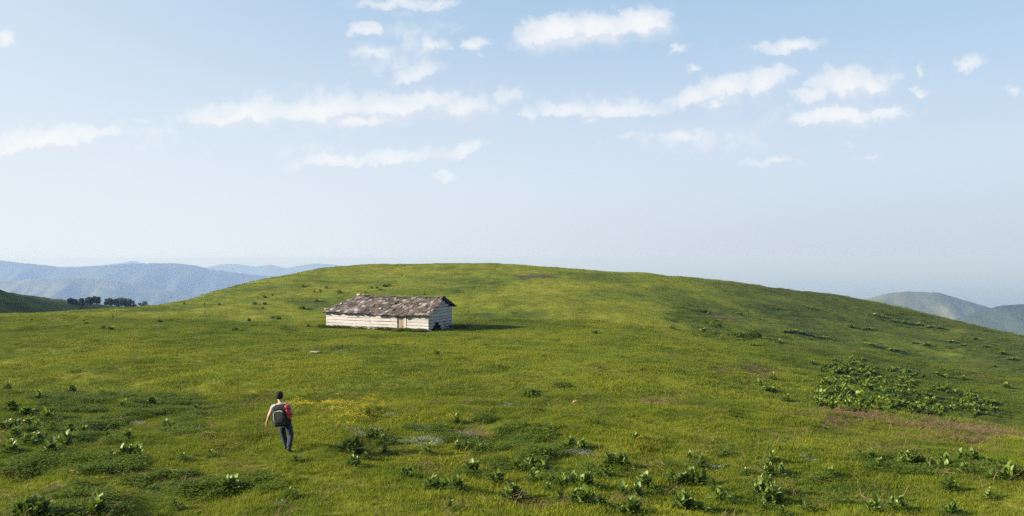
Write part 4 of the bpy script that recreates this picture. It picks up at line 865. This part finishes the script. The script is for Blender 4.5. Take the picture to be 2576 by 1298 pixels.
def fingers(hand, wrist, side, out):
    h = Vector(J[hand][0]); d = (h - Vector(J[wrist][0])).normalized(); s = Vector((0, 1, 0)) - d*d.y; s.normalize(); n = d.cross(s)*side
    prev = {}
    for i, (off, L) in enumerate(((.026, .072), (.009, .082), (-.009, .076), (-.025, .058))):
        a = h + d*.028 + s*off; b = a + d*L*.5 + n*.008; c = b + d*L*.36 + n*.026
        for k, p, r_ in ((f'{hand}a{i}', a, .0095), (f'{hand}b{i}', b, .0088), (f'{hand}c{i}', c, .0078)): out[k] = (tuple(p), r_)
        E_.extend([(hand, f'{hand}a{i}'), (f'{hand}a{i}', f'{hand}b{i}'), (f'{hand}b{i}', f'{hand}c{i}')])
    a = h + s*.040 - d*.012 + n*.010; b = a + s*.018 + d*.034 + n*.014; out[f'{hand}t0'] = (tuple(a), .012); out[f'{hand}t1'] = (tuple(b), .0095); E_.extend([(hand, f'{hand}t0'), (f'{hand}t0', f'{hand}t1')])
fingers('hal', 'wrl', 1, J); fingers('har', 'wrr', -1, J)
skin('body', J, E_, M_SKIN, man, 'pelvis')
def sub(keys, grow, extra=None):
    o = {}
    for k in keys:
        p, r_ = J[k]; o[k] = (p, tuple(x+grow for x in r_) if isinstance(r_, tuple) else r_+grow)
    o.update(extra or {}); return o
lerp = lambda a, b, t: tuple(J[a][0][i]*(1-t)+J[b][0][i]*t for i in range(3))
skin('shirt', sub(['waist','chest','upper','shl','shr'], .016, {'hem': ((.012, .082, .97), (.158, .128)), 'sl': (lerp('shl','ell',.52), .066), 'sr': (lerp('shr','elr',.52), .066), 'col': (lerp('upper','neck0',.75), .088)}),
     [('hem','waist'),('waist','chest'),('chest','upper'),('upper','shl'),('shl','sl'),('upper','shr'),('shr','sr'),('upper','col')], M_SHIRT, man, 'hem')
skin('trousers', sub(['pelvis','hipl','hipr'], .016, {'top': ((.012, .082, 1.0), (.142, .112)), 'tl': (lerp('hipl','knl',.5), .102), 'kl': (J['knl'][0], .082), 'cl': (lerp('knl','anl',.45), .080), 'al': (lerp('knl','anl',.98), .074), 'tr': (lerp('hipr','knr',.5), .102), 'kr': (J['knr'][0], .082), 'cr': (lerp('knr','anr',.45), .080), 'ar': (lerp('knr','anr',.97), .074)}),
     [('top','pelvis'),('pelvis','hipl'),('hipl','tl'),('tl','kl'),('kl','cl'),('cl','al'),('pelvis','hipr'),('hipr','tr'),('tr','kr'),('kr','cr'),('cr','ar')], M_JEANS, man, 'top')
def shoe(an, toe, nm):
    a = Vector(J[an][0]); t = Vector(J[toe][0]); d = (t-a); d.z = 0; d.normalize(); heel = a - d*.055 + Vector((0, 0, -.05)); 
    return skin(nm, {'ank': (tuple(a + Vector((0, 0, .05))), .064), 'low': (tuple(a + Vector((0, 0, -.045))), .060), 'heel': (tuple(heel), .044), 'mid': (tuple((a+t)/2 + Vector((0, 0, -.015))), (.050, .042)), 'toe': (tuple(t + d*.05 + Vector((0, 0, .0))), (.046, .036))},
         [('ank','low'),('low','heel'),('low','mid'),('mid','toe')], M_SHOE, man, 'low')
shoe('anl', 'ftl', 'shoe'); shoe('anr', 'ftr', 'shoe')
bm = bmesh.new(); bmesh.ops.create_icosphere(bm, subdivisions=4, radius=1)
bmesh.ops.delete(bm, geom=[v for v in bm.verts if v.co.z < (-.88 if v.co.y < -.2 else -.88 + 1.5*min(1, (v.co.y+.2)/.75)) or (abs(v.co.x) > .86 and v.co.z < -.15 and v.co.y > -.1)], context='VERTS')
for v in bm.verts:
    k = 1 + .02*math.sin(v.co.x*23+1)*math.sin(v.co.y*19)*math.sin(v.co.z*21+2)
    v.co = Vector((-.161 + v.co.x*.106*k, .155 + v.co.y*.122*k, 1.722 + v.co.z*.128*k))
me = bpy.data.meshes.new('hair'); bm.to_mesh(me); bm.free(); me.shade_smooth(); link('hair', me, M_HAIR, man)
# backpack: carried thing of its own
pk = empty('backpack', (fx, fy, fz), R(-3)); pk.scale = (1.03, 1.0, .93); tag(pk, 'charcoal backpack with pale piping and a red rolled mat, worn by the walker', 'backpack')
PM = Matrix.Translation((-.020, -.130, 1.165)) @ Euler((R(-5), R(-9), 0)).to_matrix().to_4x4()
def rbox(sx, sy, sz, M, name, mat, parent, bev=.05, puff=.0, seg=4):
    bm = bmesh.new(); bmesh.ops.create_cube(bm, size=1); bmesh.ops.scale(bm, vec=(sx, sy, sz), verts=bm.verts)
    bmesh.ops.bevel(bm, geom=bm.edges[:]+bm.verts[:], offset=bev, segments=seg, profile=.5, affect='EDGES', clamp_overlap=True)
    for v in bm.verts:
        t = v.co.z/sz + .5; v.co.x *= 1.03 - .22*max(0, t-.55)*2*.6; v.co.y *= 1 + puff*math.sin(math.pi*t)
    bmesh.ops.transform(bm, matrix=M, verts=bm.verts); me = bpy.data.meshes.new(name); bm.to_mesh(me); bm.free(); me.shade_smooth(); return link(name, me, mat, parent)
rbox(.43, .22, .62, PM, 'main_bag', M_PACK, pk, .07, .12); rbox(.30, .10, .10, PM @ Matrix.Translation((0, .01, .29)), 'lid', M_PACK, pk, .035)
fp = rbox(.31, .09, .43, PM @ Matrix.Translation((-.015, -.125, -.05)), 'front_pocket', M_POCKET, pk, .04, .2); rbox(.22, .06, .15, PM @ Matrix.Translation((-.01, -.165, -.13)), 'small_pocket', M_PACK, fp, .025, .1)
rbox(.07, .13, .22, PM @ Matrix.Translation((-.20, 0, -.15)), 'side_pocket', M_PACK, pk, .03); rbox(.07, .13, .22, PM @ Matrix.Translation((.20, 0, -.15)), 'side_pocket', M_PACK, pk, .03)
def tube(name, P, r_, mat, parent, M=None, flat=1.0):
    vs = []; fs = []; n = 8; P = [Vector(p) for p in P]
    if M is not None: P = [M @ p for p in P]
    for i, p in enumerate(P):
        t = (P[min(i+1, len(P)-1)] - P[max(i-1, 0)]).normalized(); s = t.orthogonal().normalized() if abs(t.x) > .9 else Vector((1, 0, 0)) - t*t.x; s.normalize(); c = t.cross(s)
        for k in range(n): a = 6.2832*k/n; vs.append(tuple(p + s*math.cos(a)*r_ + c*math.sin(a)*r_*flat))
    for i in range(len(P)-1):
        for k in range(n): a, b = i*n+k, i*n+(k+1) % n; fs.append((a, b, b+n, a+n))
    fs.append(tuple(range(n))[::-1]); fs.append(tuple(range((len(P)-1)*n, len(P)*n))); return link(name, mesh_of(name, vs, fs, True), mat, parent)
arch = [(-.145, -.170, -.20), (-.150, -.178, -.05), (-.142, -.172, .08), (-.10, -.165, .145), (0, -.165, .160), (.09, -.165, .145), (.12, -.17, .09)]
tube('piping', arch, .011, M_PIPE, fp, PM); tube('compression_strap', [(-.19, -.06, .12), (-.10, -.12, .20), (.08, -.12, .21), (.19, -.06, .14)], .012, M_STRAP, pk, PM, .5)
tube('shoulder_strap', [(-.215, .0, 1.36), (-.235, .10, 1.475), (-.225, .21, 1.42), (-.215, .245, 1.25), (-.19, .16, 1.05), (-.17, .0, .98)], .026, M_STRAP, pk, None, .4)
tube('shoulder_strap', [(.065, .0, 1.40), (.055, .10, 1.505), (.055, .22, 1.44), (.07, .25, 1.27), (.12, .17, 1.06), (.15, .0, .98)], .026, M_STRAP, pk, None, .4)
tube('hip_belt', [(-.13, .0, .97), (-.16, .10, .985), (-.10, .20, .99), (.03, .225, .99), (.15, .19, .98), (.19, .08, .97), (.15, .0, .97)], .028, M_STRAP, pk, None, .4)
roll = tube('rolled_mat', [(.125, -.14, 1.475), (.135, -.145, 1.45), (.155, -.15, 1.36), (.185, -.155, 1.25), (.205, -.155, 1.14), (.21, -.155, 1.115)], .083, M_RED, pk)
tube('roll_strap', [(.06, -.145, 1.395), (.08, -.235, 1.40), (.15, -.245, 1.41), (.225, -.22, 1.40), (.24, -.14, 1.39)], .011, M_STRAP, pk); tube('roll_strap', [(.10, -.145, 1.21), (.12, -.24, 1.215), (.19, -.25, 1.22), (.275, -.22, 1.215), (.315, -.16, 1.22)], .011, M_STRAP, pk)
tube('hanging_cloth', [(.22, -.06, .93), (.235, -.07, .86), (.265, -.06, .79)], .032, M_BLUE, pk, None, .3)
